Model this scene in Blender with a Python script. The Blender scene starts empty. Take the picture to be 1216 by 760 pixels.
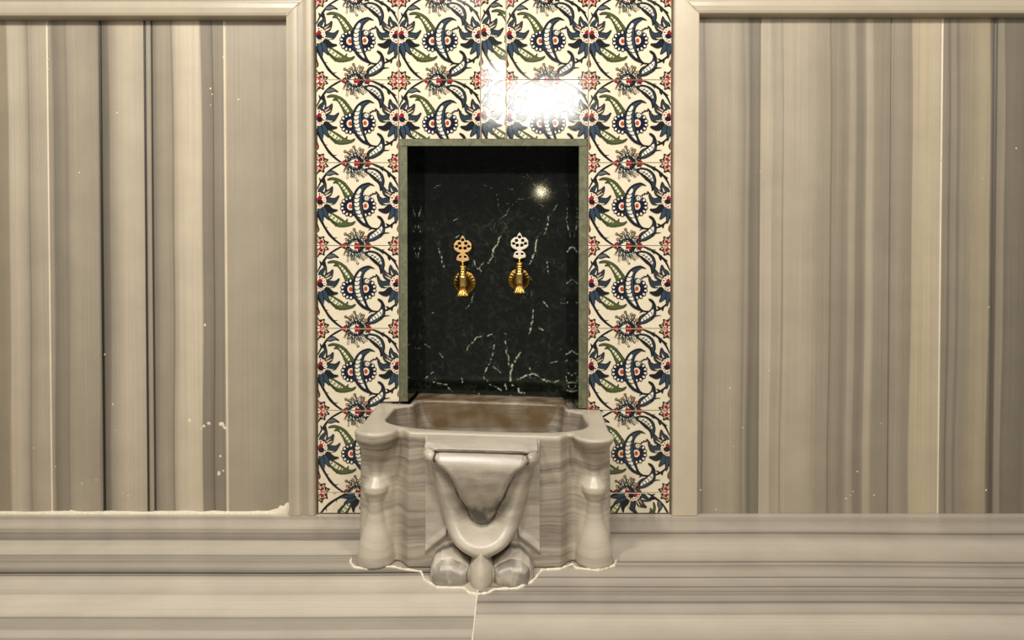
import bpy, bmesh, math, random
import numpy as np
from mathutils import Vector, Matrix, noise
from mathutils.geometry import tessellate_polygon

random.seed(7)
rng = np.random.default_rng(7)
SC = bpy.context.scene
COL = SC.collection

# ------------------------------------------------------------------ camera model
IW, IH = 1216, 760
D = 1.4                      # camera to tile face
FPX = 485 * D                # focal length in pixels
PITCH = math.radians(0.8)
CX, CY = 604.0, 369.5
cp, sp = math.cos(PITCH), math.sin(PITCH)


def ray(px, py):
    cx_, cy_ = (px - CX) / FPX, -(py - CY) / FPX
    # forward (0,cp,-sp), up (0,sp,cp)
    return np.array([cx_, cp + cy_ * sp, -sp + cy_ * cp])


CAMZ = 0.0
_d = ray(600, 609.5)
CAMZ = -_d[2] / _d[1] * D    # floor meets the wall at row 609.5


def W(px, py, y=0.0):
    """where the sight line meets the upright plane at depth y"""
    d = ray(px, py)
    t = (D + y) / d[1]
    return (d[0] * t, y, CAMZ + d[2] * t)


def G(px, py, z=0.0):
    d = ray(px, py)
    t = (z - CAMZ) / d[2]
    return (d[0] * t, -D + d[1] * t, z)


def lin(c):
    c = np.asarray(c, float) / 255.0
    return np.where(c <= 0.04045, c / 12.92, ((c + 0.055) / 1.055) ** 2.4)


# ------------------------------------------------------------------ object helpers
def link(o, parent=None):
    COL.objects.link(o)
    if parent is not None:
        o.parent = parent
    return o


def tag(o, label=None, cat=None, group=None, kind=None):
    if label:
        o['label'] = label
    if cat:
        o['category'] = cat
    if group:
        o['group'] = group
    if kind:
        o['kind'] = kind
    return o


def mesh_obj(name, verts, faces, mat, parent=None, col=None, attr=None, smooth=False):
    me = bpy.data.meshes.new(name)
    me.from_pydata([tuple(v) for v in verts], [], [tuple(f) for f in faces])
    if col is not None:
        a = me.color_attributes.new('Col', 'FLOAT_COLOR', 'POINT')
        c = np.ones((len(verts), 4), np.float32)
        c[:, :3] = col
        a.data.foreach_set('color', c.ravel())
    if attr is not None:
        for k, vals in attr.items():
            a = me.attributes.new(k, 'FLOAT', 'POINT')
            a.data.foreach_set('value', np.asarray(vals, np.float32))
    if smooth:
        me.polygons.foreach_set('use_smooth', [True] * len(me.polygons))
    if mat is not None:
        me.materials.append(mat)
    me.update()
    return link(bpy.data.objects.new(name, me), parent)


def bm_obj(name, bm, mat, parent=None, smooth=False):
    me = bpy.data.meshes.new(name)
    bm.to_mesh(me)
    bm.free()
    if smooth:
        me.polygons.foreach_set('use_smooth', [True] * len(me.polygons))
    me.materials.append(mat)
    return link(bpy.data.objects.new(name, me), parent)


def add_box(bm, lo, hi, bevel=0.0):
    r = bmesh.ops.create_cube(bm, size=1.0)
    vs = r['verts']
    for v in vs:
        v.co = Vector([lo[i] + (v.co[i] + 0.5) * (hi[i] - lo[i]) for i in range(3)])
    if bevel:
        es = list({e for v in vs for e in v.link_edges})
        bmesh.ops.bevel(bm, geom=es, offset=bevel, segments=2, profile=0.7, affect='EDGES')


def grid_faces(nu, nv, off=0, flip=False):
    i, j = np.meshgrid(np.arange(nu - 1), np.arange(nv - 1), indexing='ij')
    a = (i * nv + j).ravel() + off
    f = np.stack([a, a + nv, a + nv + 1, a + 1], 1)
    return f[:, ::-1] if flip else f


# ------------------------------------------------------------------ materials
def new_mat(name):
    m = bpy.data.materials.new(name)
    m.use_nodes = True
    nt = m.node_tree
    b = nt.nodes['Principled BSDF']
    return m, nt, b


def N(nt, t, **kw):
    n = nt.nodes.new(t)
    for k, v in kw.items():
        if k in n.inputs:
            n.inputs[k].default_value = v
        else:
            setattr(n, k, v)
    return n


def ramp(nt, stops):
    r = nt.nodes.new('ShaderNodeValToRGB')
    el = r.color_ramp.elements
    while len(el) > 1:
        el.remove(el[-1])
    el[0].position = stops[0][0]
    el[0].color = (*stops[0][1], 1)
    for p, c in stops[1:]:
        e = el.new(p)
        e.color = (*c, 1)
    return r


def mixc(nt, mode, fac, a, b):
    m = nt.nodes.new('ShaderNodeMix')
    m.data_type = 'RGBA'
    m.blend_type = mode
    for s, v in ((0, fac), (6, a), (7, b)):
        if hasattr(v, 'is_output'):
            nt.links.new(v, m.inputs[s])
        elif s == 0:
            m.inputs[0].default_value = v
        else:
            m.inputs[s].default_value = (*v, 1) if len(v) == 3 else v
    return m.outputs[2]


def striped_marble(name, axis, rough=0.35, spec=0.4, fine=1.0):
    """banded marble: the bands come with the slab ('Col'), the grain along them from noise"""
    m, nt, b = new_mat(name)
    vc = N(nt, 'ShaderNodeVertexColor', layer_name='Col')
    tc = N(nt, 'ShaderNodeTexCoord')
    mp = N(nt, 'ShaderNodeMapping')
    s = {'x': (320, 20, 1.3), 'z': (1.6, 260, 260), 'y': (1.5, 330, 20)}[axis]
    mp.inputs['Scale'].default_value = s
    nt.links.new(tc.outputs['Object'], mp.inputs['Vector'])
    n1 = N(nt, 'ShaderNodeTexNoise', Scale=1.0, Detail=6.0, Roughness=0.65)
    nt.links.new(mp.outputs['Vector'], n1.inputs['Vector'])
    r1 = ramp(nt, [(0.25, (0.80 ,) * 3), (0.5, (1.0,) * 3), (0.75, (1.12,) * 3)])
    nt.links.new(n1.outputs['Fac'], r1.inputs['Fac'])
    c = mixc(nt, 'MULTIPLY', 0.8 * fine, vc.outputs['Color'], r1.outputs['Color'])
    n2 = N(nt, 'ShaderNodeTexNoise', Scale=9.0, Detail=4.0, Roughness=0.6)
    nt.links.new(tc.outputs['Object'], n2.inputs['Vector'])
    r2 = ramp(nt, [(0.3, (0.90, 0.89, 0.88)), (0.7, (1.06, 1.06, 1.05))])
    nt.links.new(n2.outputs['Fac'], r2.inputs['Fac'])
    c = mixc(nt, 'MULTIPLY', 0.8, c, r2.outputs['Color'])
    n3 = N(nt, 'ShaderNodeTexNoise', Scale=420.0, Detail=2.0, Roughness=0.5)
    nt.links.new(tc.outputs['Object'], n3.inputs['Vector'])
    r3 = ramp(nt, [(0.3, (0.90,) * 3), (0.6, (1.03,) * 3)])
    nt.links.new(n3.outputs['Fac'], r3.inputs['Fac'])
    c = mixc(nt, 'MULTIPLY', 0.6, c, r3.outputs['Color'])
    nt.links.new(c, b.inputs['Base Color'])
    b.inputs['Roughness'].default_value = rough
    b.inputs['Specular IOR Level'].default_value = spec
    bp = N(nt, 'ShaderNodeBump', Strength=0.08, Distance=0.002)
    nt.links.new(n2.outputs['Fac'], bp.inputs['Height'])
    nt.links.new(bp.outputs['Normal'], b.inputs['Normal'])
    return m


M_WALL = striped_marble('striped marble upright', 'x', 0.38)
M_FLOOR = striped_marble('striped marble lying', 'y', 0.30)
M_TRIMV = striped_marble('pale marble upright', 'x', 0.33, fine=0.35)
M_TRIMH = striped_marble('pale marble lying', 'z', 0.33, fine=0.45)


def basin_mat(name, pale):
    m, nt, b = new_mat(name)
    tc = N(nt, 'ShaderNodeTexCoord')
    wn = N(nt, 'ShaderNodeTexNoise', Scale=7.0, Detail=3.0, Roughness=0.5)
    nt.links.new(tc.outputs['Object'], wn.inputs['Vector'])
    sc = N(nt, 'ShaderNodeVectorMath', operation='SCALE')
    sc.inputs['Scale'].default_value = 0.042
    nt.links.new(wn.outputs['Color'], sc.inputs[0])
    ad = N(nt, 'ShaderNodeVectorMath', operation='ADD')
    nt.links.new(tc.outputs['Object'], ad.inputs[0])
    nt.links.new(sc.outputs[0], ad.inputs[1])
    mp = N(nt, 'ShaderNodeMapping')
    mp.inputs['Scale'].default_value = (2.5, 2.5, 105.0) if not pale else (4.0, 4.0, 40.0)
    mp.inputs['Rotation'].default_value = (0.0, math.radians(3), 0)
    nt.links.new(ad.outputs[0], mp.inputs['Vector'])
    n1 = N(nt, 'ShaderNodeTexNoise', Scale=1.0, Detail=5.0, Roughness=0.62)
    nt.links.new(mp.outputs['Vector'], n1.inputs['Vector'])
    if pale:
        st = [(0.25, lin((130, 121, 110))), (0.42, lin((170, 160, 146))), (0.6, lin((192, 182, 165))), (0.8, lin((204, 195, 178)))]
    else:
        st = [(0.28, lin((98, 90, 79))), (0.42, lin((138, 128, 114))), (0.55, lin((164, 153, 136))), (0.75, lin((186, 174, 154)))]
    r1 = ramp(nt, [(p, tuple(c)) for p, c in st])
    nt.links.new(n1.outputs['Fac'], r1.inputs['Fac'])
    c = r1.outputs['Color']
    n2 = N(nt, 'ShaderNodeTexNoise', Scale=26.0, Detail=4.0, Roughness=0.6)
    nt.links.new(tc.outputs['Object'], n2.inputs['Vector'])
    r2 = ramp(nt, [(0.3, (0.82, 0.82, 0.82)), (0.65, (1.05, 1.04, 1.03))])
    nt.links.new(n2.outputs['Fac'], r2.inputs['Fac'])
    c = mixc(nt, 'MULTIPLY', 0.6, c, r2.outputs['Color'])
    at = N(nt, 'ShaderNodeAttribute', attribute_name='vein')
    c = mixc(nt, 'MIX', at.outputs['Fac'], c, tuple(lin((30, 27, 24))))
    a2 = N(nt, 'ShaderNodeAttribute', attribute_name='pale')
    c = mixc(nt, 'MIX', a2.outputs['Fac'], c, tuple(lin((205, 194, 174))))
    a3 = N(nt, 'ShaderNodeAttribute', attribute_name='stain')
    c = mixc(nt, 'MIX', a3.outputs['Fac'], c, tuple(lin((104, 84, 57))))
    nt.links.new(c, b.inputs['Base Color'])
    b.inputs['Roughness'].default_value = 0.30
    b.inputs['Specular IOR Level'].default_value = 0.45
    bp = N(nt, 'ShaderNodeBump', Strength=0.12, Distance=0.002)
    nt.links.new(n2.outputs['Fac'], bp.inputs['Height'])
    nt.links.new(bp.outputs['Normal'], b.inputs['Normal'])
    return m


M_BASIN = basin_mat('banded basin marble', False)
M_BLOCK = basin_mat('pale carved marble', True)


def green_marble(name, sawn):
    m, nt, b = new_mat(name)
    tc = N(nt, 'ShaderNodeTexCoord')
    n1 = N(nt, 'ShaderNodeTexNoise', Scale=42.0, Detail=8.0, Roughness=0.72, Distortion=1.2)
    nt.links.new(tc.outputs['Object'], n1.inputs['Vector'])
    if sawn:
        st = [(0.25, lin((70, 72, 54))), (0.5, lin((104, 104, 80))), (0.75, lin((134, 132, 104)))]
    else:
        st = [(0.3, lin((5, 7, 5))), (0.5, lin((14, 18, 13))), (0.62, lin((30, 36, 26))), (0.76, lin((70, 76, 58)))]
    r1 = ramp(nt, [(p, tuple(c)) for p, c in st])
    nt.links.new(n1.outputs['Fac'], r1.inputs['Fac'])
    c = r1.outputs['Color']
    if not sawn:
        # hair-fine scattered white veins
        mp = N(nt, 'ShaderNodeMapping')
        mp.inputs['Rotation'].default_value = (0, math.radians(35), 0)
        mp.inputs['Scale'].default_value = (2.2, 1, 0.8)
        nt.links.new(tc.outputs['Object'], mp.inputs['Vector'])
        n2 = N(nt, 'ShaderNodeTexNoise', Scale=20.0, Detail=5.0, Roughness=0.6, Distortion=1.2)
        nt.links.new(mp.outputs['Vector'], n2.inputs['Vector'])
        r2 = ramp(nt, [(0.490, (0,) * 3), (0.5, (1,) * 3), (0.510, (0,) * 3)])
        nt.links.new(n2.outputs['Fac'], r2.inputs['Fac'])
        n3 = N(nt, 'ShaderNodeTexNoise', Scale=17.0, Detail=3.0, Roughness=0.7)
        nt.links.new(tc.outputs['Object'], n3.inputs['Vector'])
        r3 = ramp(nt, [(0.56, (0,) * 3), (0.72, (0.55,) * 3)])
        nt.links.new(n3.outputs['Fac'], r3.inputs['Fac'])
        f = mixc(nt, 'MULTIPLY', 1.0, r2.outputs['Color'], r3.outputs['Color'])
        c = mixc(nt, 'MIX', f, c, tuple(lin((140, 145, 120))))
        at = N(nt, 'ShaderNodeAttribute', attribute_name='vein')
        c = mixc(nt, 'MIX', at.outputs['Fac'], c, tuple(lin((188, 192, 166))))
    nt.links.new(c, b.inputs['Base Color'])
    b.inputs['Roughness'].default_value = 0.6 if sawn else 0.06
    b.inputs['Specular IOR Level'].default_value = 0.3 if sawn else 0.5
    bp = N(nt, 'ShaderNodeBump', Strength=0.25 if sawn else 0.06, Distance=0.001)
    nt.links.new(n1.outputs['Fac'], bp.inputs['Height'])
    nt.links.new(bp.outputs['Normal'], b.inputs['Normal'])
    return m


M_GREEN = green_marble('dark green polished marble', False)
M_SAWN = green_marble('sawn green marble edge', True)


def tile_mat():
    m, nt, b = new_mat('glazed tile')
    vc = N(nt, 'ShaderNodeVertexColor', layer_name='Col')
    tc = N(nt, 'ShaderNodeTexCoord')
    n1 = N(nt, 'ShaderNodeTexNoise', Scale=130.0, Detail=3.0)
    nt.links.new(tc.outputs['Object'], n1.inputs['Vector'])
    r1 = ramp(nt, [(0.3, (0.93, 0.925, 0.91)), (0.7, (1.03,) * 3)])
    nt.links.new(n1.outputs['Fac'], r1.inputs['Fac'])
    c = mixc(nt, 'MULTIPLY', 0.7, vc.outputs['Color'], r1.outputs['Color'])
    nt.links.new(c, b.inputs['Base Color'])
    b.inputs['Roughness'].default_value = 0.10
    b.inputs['Specular IOR Level'].default_value = 0.5
    n2 = N(nt, 'ShaderNodeTexNoise', Scale=45.0, Detail=2.0)
    nt.links.new(tc.outputs['Object'], n2.inputs['Vector'])
    bp = N(nt, 'ShaderNodeBump', Strength=0.05, Distance=0.001)
    nt.links.new(n2.outputs['Fac'], bp.inputs['Height'])
    nt.links.new(bp.outputs['Normal'], b.inputs['Normal'])
    return m


M_TILE = tile_mat()


def plain(name, rgb, rough=0.7, metal=0.0, noise_scale=60, var=0.15, spec=0.4, bump=0.1):
    m, nt, b = new_mat(name)
    tc = N(nt, 'ShaderNodeTexCoord')
    n1 = N(nt, 'ShaderNodeTexNoise', Scale=float(noise_scale), Detail=4.0)
    nt.links.new(tc.outputs['Object'], n1.inputs['Vector'])
    c = lin(rgb)
    r1 = ramp(nt, [(0.3, tuple(c * (1 - var))), (0.7, tuple(np.minimum(c * (1 + var), 1)))])
    nt.links.new(n1.outputs['Fac'], r1.inputs['Fac'])
    nt.links.new(r1.outputs['Color'], b.inputs['Base Color'])
    b.inputs['Roughness'].default_value = rough
    b.inputs['Metallic'].default_value = metal
    b.inputs['Specular IOR Level'].default_value = spec
    bp = N(nt, 'ShaderNodeBump', Strength=bump, Distance=0.001)
    nt.links.new(n1.outputs['Fac'], bp.inputs['Height'])
    nt.links.new(bp.outputs['Normal'], b.inputs['Normal'])
    return m


M_GROUT = plain('tile grout', (128, 112, 88), 0.9)
M_CORE = plain('wall core plaster', (150, 140, 124), 0.9)
M_CAULK = plain('white sealant', (226, 214, 190), 0.75, noise_scale=240, bump=0.4)
M_GAP_SHADE = plain('dark gap shade', (16, 15, 13), 0.7)  # near-black colour for the shade in the rim gap
M_BRASS = plain('polished brass', (222, 184, 108), 0.27, 1.0, 90, 0.10, bump=0.03)
M_BRASS_DARK = plain('darker brass', (150, 116, 58), 0.34, 1.0, 90, 0.2, bump=0.05)  # darker, rougher brass for the wall flange
M_KEY_GOLD = plain('gold handle metal', (236, 190, 130), 0.42, 1.0, 90, 0.08, bump=0.04)
M_KEY_LIT = plain('lamplit handle metal', (250, 236, 214), 0.42, 1.0, 90, 0.05, bump=0.04)  # handle metal paled to stand for the lamp's light on it


# ------------------------------------------------------------------ banded slabs
TINT = np.array([1.0, 0.930, 0.815])


def band(table, p, tint=TINT):
    """table rows: (pixel, brightness[, tint shift]); returns linear colour"""
    xs = [t[0] for t in table]
    g = np.interp(p, xs, [t[1] for t in table])
    w = np.interp(p, xs, [t[2] if len(t) > 2 else 0.0 for t in table])
    srgb = np.stack([g * tint[0], g * (tint[1] - 0.01 * w), g * (tint[2] - 0.04 * w)], 1)
    return lin(srgb)


LEFT = [(-400, 150), (-330, 185), (-300, 140), (-240, 190), (-180, 150), (-120, 185), (-60, 150), (0, 148, 1), (10, 152, 1), (13, 188), (22, 192), (30, 178), (34, 160), (35.5, 138), (37, 160), (45, 174), (56, 178), (57.5, 182), (58, 232), (59.2, 232), (59.7, 165), (63, 156), (66, 128), (71, 138), (76, 146), (81, 140), (83, 158), (90, 168), (104, 164), (117, 158), (119.5, 120),
        (120.5, 42), (122.5, 36), (123.5, 105), (130, 124), (132, 150), (142, 178), (150, 190), (165, 186), (172, 176), (173, 60), (174.7, 40), (175.3, 140), (178, 165), (180.5, 150), (181, 58), (182.5, 66), (184, 128), (190, 152), (197, 160), (204, 154), (206, 128), (207.5, 168), (213, 192), (225, 202), (238, 200), (239.5, 185), (241, 138), (248, 136), (252.5, 128), (254, 100), (255, 136), (262, 142), (266.3, 136), (267.3, 205), (268.5, 228), (269.6, 200), (270.5, 165),
        (285, 166), (300, 164), (318, 158), (332, 150), (340, 154), (344, 168), (352, 150)]
RIGHT = [(820, 150), (826, 165), (830, 164), (834, 150), (836, 128), (838, 150), (843, 156), (852, 168), (862, 166), (870, 170), (878, 158), (883, 140), (885, 156), (888, 140), (890, 118), (896, 132), (901.5, 128), (903, 178), (914, 184), (917, 166), (926, 174), (928.5, 152), (930, 178), (940, 176), (950, 178), (962, 172), (972, 158), (984, 156), (985, 126), (987, 148), (994, 152), (1000, 140), (1005, 150), (1008, 168), (1013, 166), (1016, 140), (1022, 136), (1026, 150), (1028, 176), (1033, 178), (1038, 152), (1046, 148), (1055, 148), (1056.5, 108), (1058, 152), (1066, 160), (1074, 152), (1081, 148),
         (1082.5, 184, .5), (1092, 190, 1), (1100, 194, 1), (1110, 190, .5), (1115, 188), (1115.8, 230), (1117.2, 230), (1118, 150), (1124, 142), (1125.5, 120), (1128, 150), (1133, 152), (1136, 130), (1139, 152), (1146, 152), (1153, 162, 1), (1164, 172, 1), (1173, 170, 1), (1175, 128), (1178, 98), (1181, 100), (1183, 150), (1190, 158), (1192, 126), (1197, 132), (1205, 130), (1216, 124), (1230, 150), (1270, 186), (1310, 140), (1360, 190), (1420, 150), (1480, 185), (1560, 150), (1640, 170)]

Z_TOP = W(600, -60)[2]


def upright_panel(name, px0, px1, zt0, table, mat, grooves, y0=0.0, thick=0.15):
    p = np.arange(px0, px1 + 0.26, 0.5)
    x = np.array([W(q, 300)[0] for q in p])
    yy = np.full(len(p), y0)
    for g in grooves:
        yy += 0.0016 * np.exp(-((p - g) / 0.55) ** 2)
    zs = np.linspace(0.0, zt0, 24)
    c1 = band(table, p)
    V = np.zeros((len(p), len(zs), 3))
    V[:, :, 0] = x[:, None]
    V[:, :, 1] = yy[:, None]
    V[:, :, 2] = zs[None, :]
    Cc = np.repeat(c1[:, None, :], len(zs), 1)
    # slow drift of the bands along the slab
    for j, z in enumerate(zs):
        sh = 0.9 * math.sin(z * 5.1 + 1.0) + 0.5 * math.sin(z * 11.0)
        Cc[:, j, :] = band(table, p + sh * np.where(np.min(np.abs(p[:, None] - np.array(grooves)[None, :]), 1) < 4, 0, 1))
    verts = V.reshape(-1, 3)
    cols = Cc.reshape(-1, 3)
    faces = grid_faces(len(p), len(zs)).tolist()
    # back, sides, top
    n = len(verts)
    ext = np.array([[x[0], y0 + thick, 0], [x[-1], y0 + thick, 0], [x[-1], y0 + thick, zt0], [x[0], y0 + thick, zt0]])
    verts = np.vstack([verts, ext])
    cols = np.vstack([cols, np.repeat(cols[:1], 4, 0)])
    nz = len(zs)
    a, b_, c_, d_ = 0, (len(p) - 1) * nz, (len(p) - 1) * nz + nz - 1, nz - 1
    faces += [(n, n + 1, n + 2, n + 3), (a, n, n + 3, d_), (b_, c_, n + 2, n + 1), (d_, n + 3, n + 2, c_), (a, b_, n + 1, n)]
    return mesh_obj(name, verts, faces, mat, col=cols)


wl = upright_panel('wall_left', -300, 347, W(200, 20)[2], LEFT, M_WALL, [58.5, 121.5, 174, 181.5, 268.5])
tag(wl, 'striped grey-beige marble wall slabs left of the tiled strip', kind='structure')
wr = upright_panel('wall_right', 824, 1520, W(1000, 15)[2], RIGHT, M_WALL, [902, 1056.5, 1116.5, 1179])
tag(wr, 'striped grey-beige marble wall slabs right of the tiled strip', kind='structure')

# the wall behind everything
bm = bmesh.new()
add_box(bm, (-2.2, 0.1565, 0), (2.2, 0.30, 1.9))
wb = bm_obj('wall_back', bm, M_CORE)
tag(wb, kind='structure')


# ------------------------------------------------------------------ mouldings
def moulding(name, path, prof, mat, label):
    """prof rows: (across metres, out metres, brightness). path: two ends with mitres: function (s,end)->(x,z)"""
    n = len(prof)
    verts, cols = [], []
    K = 14
    for k in range(K + 1):
        t = k / K
        for s, out, g in prof:
            a = path(s, 0)
            b2 = path(s, 1)
            verts.append((a[0] + (b2[0] - a[0]) * t, -out, a[1] + (b2[1] - a[1]) * t))
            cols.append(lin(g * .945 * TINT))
    faces = grid_faces(K + 1, n, 0).tolist()
    base = len(verts)
    # back edge line to close the solid
    for k in range(K + 1):
        t = k / K
        for s in (prof[0][0], prof[-1][0]):
            a = path(s, 0)
            b2 = path(s, 1)
            verts.append((a[0] + (b2[0] - a[0]) * t, 0.02, a[1] + (b2[1] - a[1]) * t))
            cols.append(lin(150 * TINT))
    for k in range(K):
        faces.append((k * n, (k + 1) * n, base + 2 * (k + 1), base + 2 * k))
        faces.append((k * n + n - 1, base + 2 * k + 1, base + 2 * (k + 1) + 1, (k + 1) * n + n - 1))
    for k in (0, K):
        faces.append([k * n + i for i in range(n)] + [base + 2 * k + 1, base + 2 * k])
    o = mesh_obj(name, verts, faces, mat, col=np.array(cols))
    bm2 = bmesh.new()
    bm2.from_mesh(o.data)
    bmesh.ops.recalc_face_normals(bm2, faces=bm2.faces)
    bm2.to_mesh(o.data)
    bm2.free()
    tag(o, label, kind='structure')
    return o


PX = 1.0 / 485
zt = lambda py: W(600, py)[2]
xw = lambda px: W(px, 250)[0]
# profile from the inner edge (panel side) outwards; brightness includes bevel highlights and shade
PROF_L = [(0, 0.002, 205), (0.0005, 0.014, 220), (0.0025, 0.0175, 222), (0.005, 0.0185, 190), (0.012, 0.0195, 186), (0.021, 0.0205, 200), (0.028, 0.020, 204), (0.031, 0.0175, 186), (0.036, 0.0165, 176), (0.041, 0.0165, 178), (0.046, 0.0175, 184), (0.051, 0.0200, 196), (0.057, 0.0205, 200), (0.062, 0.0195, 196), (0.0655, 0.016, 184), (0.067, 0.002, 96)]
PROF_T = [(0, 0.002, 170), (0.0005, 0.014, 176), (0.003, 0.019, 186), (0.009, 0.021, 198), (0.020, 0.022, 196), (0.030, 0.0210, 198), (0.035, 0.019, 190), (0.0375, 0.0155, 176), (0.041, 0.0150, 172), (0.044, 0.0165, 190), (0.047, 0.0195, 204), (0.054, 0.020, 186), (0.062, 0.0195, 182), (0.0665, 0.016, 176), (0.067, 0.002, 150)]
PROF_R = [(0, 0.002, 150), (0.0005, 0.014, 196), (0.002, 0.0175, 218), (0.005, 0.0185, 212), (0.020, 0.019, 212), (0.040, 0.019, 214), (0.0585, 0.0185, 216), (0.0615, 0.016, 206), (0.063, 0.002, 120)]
ZL, ZR = zt(24.5), zt(21.5)
XL, XR = xw(343.5), xw(827.5)
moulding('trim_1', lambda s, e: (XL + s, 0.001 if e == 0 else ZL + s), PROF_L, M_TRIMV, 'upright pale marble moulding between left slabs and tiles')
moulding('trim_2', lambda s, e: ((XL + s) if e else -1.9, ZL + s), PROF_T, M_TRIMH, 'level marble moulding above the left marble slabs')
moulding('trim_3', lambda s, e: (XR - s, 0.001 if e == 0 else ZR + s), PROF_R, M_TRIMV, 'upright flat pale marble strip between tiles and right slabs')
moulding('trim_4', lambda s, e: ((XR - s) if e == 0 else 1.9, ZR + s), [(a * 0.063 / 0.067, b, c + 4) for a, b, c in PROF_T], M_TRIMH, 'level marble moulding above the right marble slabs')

# pale mitre joints filled with white grout
def fillet(name, pts, r, mat, parent, seg=6, irregular=0.0):
    bm = bmesh.new()
    rings = []
    pts = [Vector(p) for p in pts]
    for i, p in enumerate(pts):
        t = (pts[min(i + 1, len(pts) - 1)] - pts[max(i - 1, 0)]).normalized()
        a = t.cross(Vector((0, 0, 1)))
        if a.length < 1e-3:
            a = t.cross(Vector((0, 1, 0)))
        a.normalize()
        b2 = t.cross(a)
        rr = r * (1 + irregular * (random.random() - 0.5) * 2)
        rings.append([bm.verts.new(p + (a * math.cos(2 * math.pi * k / seg) + b2 * math.sin(2 * math.pi * k / seg)) * rr) for k in range(seg)])
    for i in range(len(rings) - 1):
        for k in range(seg):
            bm.faces.new((rings[i][k], rings[i][(k + 1) % seg], rings[i + 1][(k + 1) % seg], rings[i + 1][k]))
    bm.faces.new(rings[0][::-1])
    bm.faces.new(rings[-1])
    return bm_obj(name, bm, mat, parent, smooth=True)


def along(pts, step):
    out = []
    for a, b2 in zip(pts[:-1], pts[1:]):
        a, b2 = Vector(a), Vector(b2)
        n = max(1, int((b2 - a).length / step))
        out += [a + (b2 - a) * (k / n) for k in range(n)]
    out.append(Vector(pts[-1]))
    return out


t2 = bpy.data.objects['trim_2']
fillet('joint_filler', [(XL + s, -o - 0.0003, ZL + s) for s, o, g in PROF_L[2:-2]], 0.0013, M_CAULK, t2)
t4 = bpy.data.objects['trim_4']
fillet('joint_filler', [(XR - s, -o - 0.0003, ZR + s) for s, o, g in PROF_R[2:-2]], 0.0012, M_CAULK, t4)

# ------------------------------------------------------------------ floor: two banded slabs meeting at a joint
FL = [(604, 150), (609, 150), (611, 196), (613, 190), (614, 160), (616.5, 168), (618, 186), (623, 194), (627, 186), (628.5, 150), (630, 168), (632, 148), (633, 128), (634.5, 146), (638.5, 130), (640.5, 128), (641.5, 186), (649, 196), (657.5, 190), (659, 140), (661, 160), (662.5, 148), (664, 162), (666.5, 142), (668, 160), (672, 168), (675, 148), (677.5, 128), (678.8, 120), (679.3, 70), (680.6, 42), (681.2, 150), (682.3, 150), (682.8, 92), (684, 178), (689, 196), (696, 192), (702, 184), (704.5, 176), (706.5, 196), (714, 200), (722, 196), (728, 194), (731.5, 182), (733, 132), (735, 158), (741, 158), (747, 156), (748.5, 176), (753, 178), (757, 172), (758, 140), (760, 160), (775, 190), (800, 160), (830, 195), (870, 165), (930, 190), (1100, 175), (1500, 180)]
FR = [(604, 150), (609.5, 150), (610.5, 180), (613, 186), (615, 168), (619, 162), (621, 172), (628, 178), (631, 170), (633.2, 128), (634, 110), (635, 160), (638, 164), (640, 178), (645, 192), (652, 190), (656, 184), (664, 176), (666.5, 162), (668, 104), (669, 170), (671, 158), (673, 138), (674.5, 162), (680, 172), (685, 168), (686, 104), (687.3, 172), (692, 168), (696, 156), (697.5, 110), (698.6, 160), (701, 150), (703.5, 126), (704.5, 158), (706, 130), (708, 156), (713, 154), (715, 128), (716, 110), (717.5, 160), (722, 172), (727, 168), (729.5, 152), (731, 180), (737, 190), (745, 184), (752, 178), (758, 168), (762, 160), (780, 192), (805, 165), (835, 195), (880, 160), (930, 190), (1100, 175), (1500, 180)]


def floor_slab(x0f, x1f, table):
    rows = np.concatenate([np.arange(608, 765, 0.4), np.arange(765, 1400, 6.0)])
    rows[0] = 609.5
    rows = rows[rows >= 609.5]
    yz = np.array([G(604, r)[1] for r in rows])
    xs = 28
    V = np.zeros((len(rows), xs, 3))
    Cc = np.zeros((len(rows), xs, 3))
    for j in range(xs):
        t = j / (xs - 1)
        for_x = x0f + (x1f - x0f) * t
        V[:, j, 0] = for_x
        V[:, j, 1] = yz
        sh = 0.7 * math.sin(for_x * 3.3 + 0.6) + 0.35 * math.sin(for_x * 9 + 2)
        damp = np.clip((rows - 612) / 20, 0, 1)
        Cc[:, j, :] = band(table, rows + sh * damp, np.array([1.0, .947, .868]))  # greyer tint stands for the cooler light low down
    return V, Cc, len(rows), xs


xj = G(564, 730)[0]
VA, CA, nr, nx_ = floor_slab(-2.1, xj - 0.0008, FL)
VB, CB, _, _ = floor_slab(xj + 0.0008, 2.1, FR)
fa = grid_faces(nr, nx_)
verts = np.vstack([VA.reshape(-1, 3), VB.reshape(-1, 3)])
cols = np.vstack([CA.reshape(-1, 3), CB.reshape(-1, 3)])
faces = np.vstack([fa, fa + len(VA.reshape(-1, 3))])[:, ::-1].tolist()
yn = VA[:, 0, 1]
b0 = len(verts)
lo = -0.06
verts = np.vstack([verts, [(-2.1, 0, lo), (2.1, 0, lo), (2.1, yn.min(), lo), (-2.1, yn.min(), lo), (xj, 0, -0.0012), (xj, yn.min(), -0.0012)]])
cols = np.vstack([cols, np.repeat(lin(150 * TINT)[None], 6, 0)])
faces += [(b0, b0 + 1, b0 + 2, b0 + 3)]
fl = mesh_obj('floor', verts, faces, M_FLOOR, col=cols)
tag(fl, kind='structure')
# filler in the joint
fillet('joint_filler', along([(xj, G(564, 690)[1], -0.0011), (xj, -1.3, -0.0011)], 0.02), 0.0017, M_CAULK, fl, irregular=0.25)
# floor slab under the walls
bm = bmesh.new()
add_box(bm, (-2.1, 0.0, -0.06), (2.1, 0.30, -0.0005))
bm_obj('floor_bed', bm, M_CORE, fl)

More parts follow.
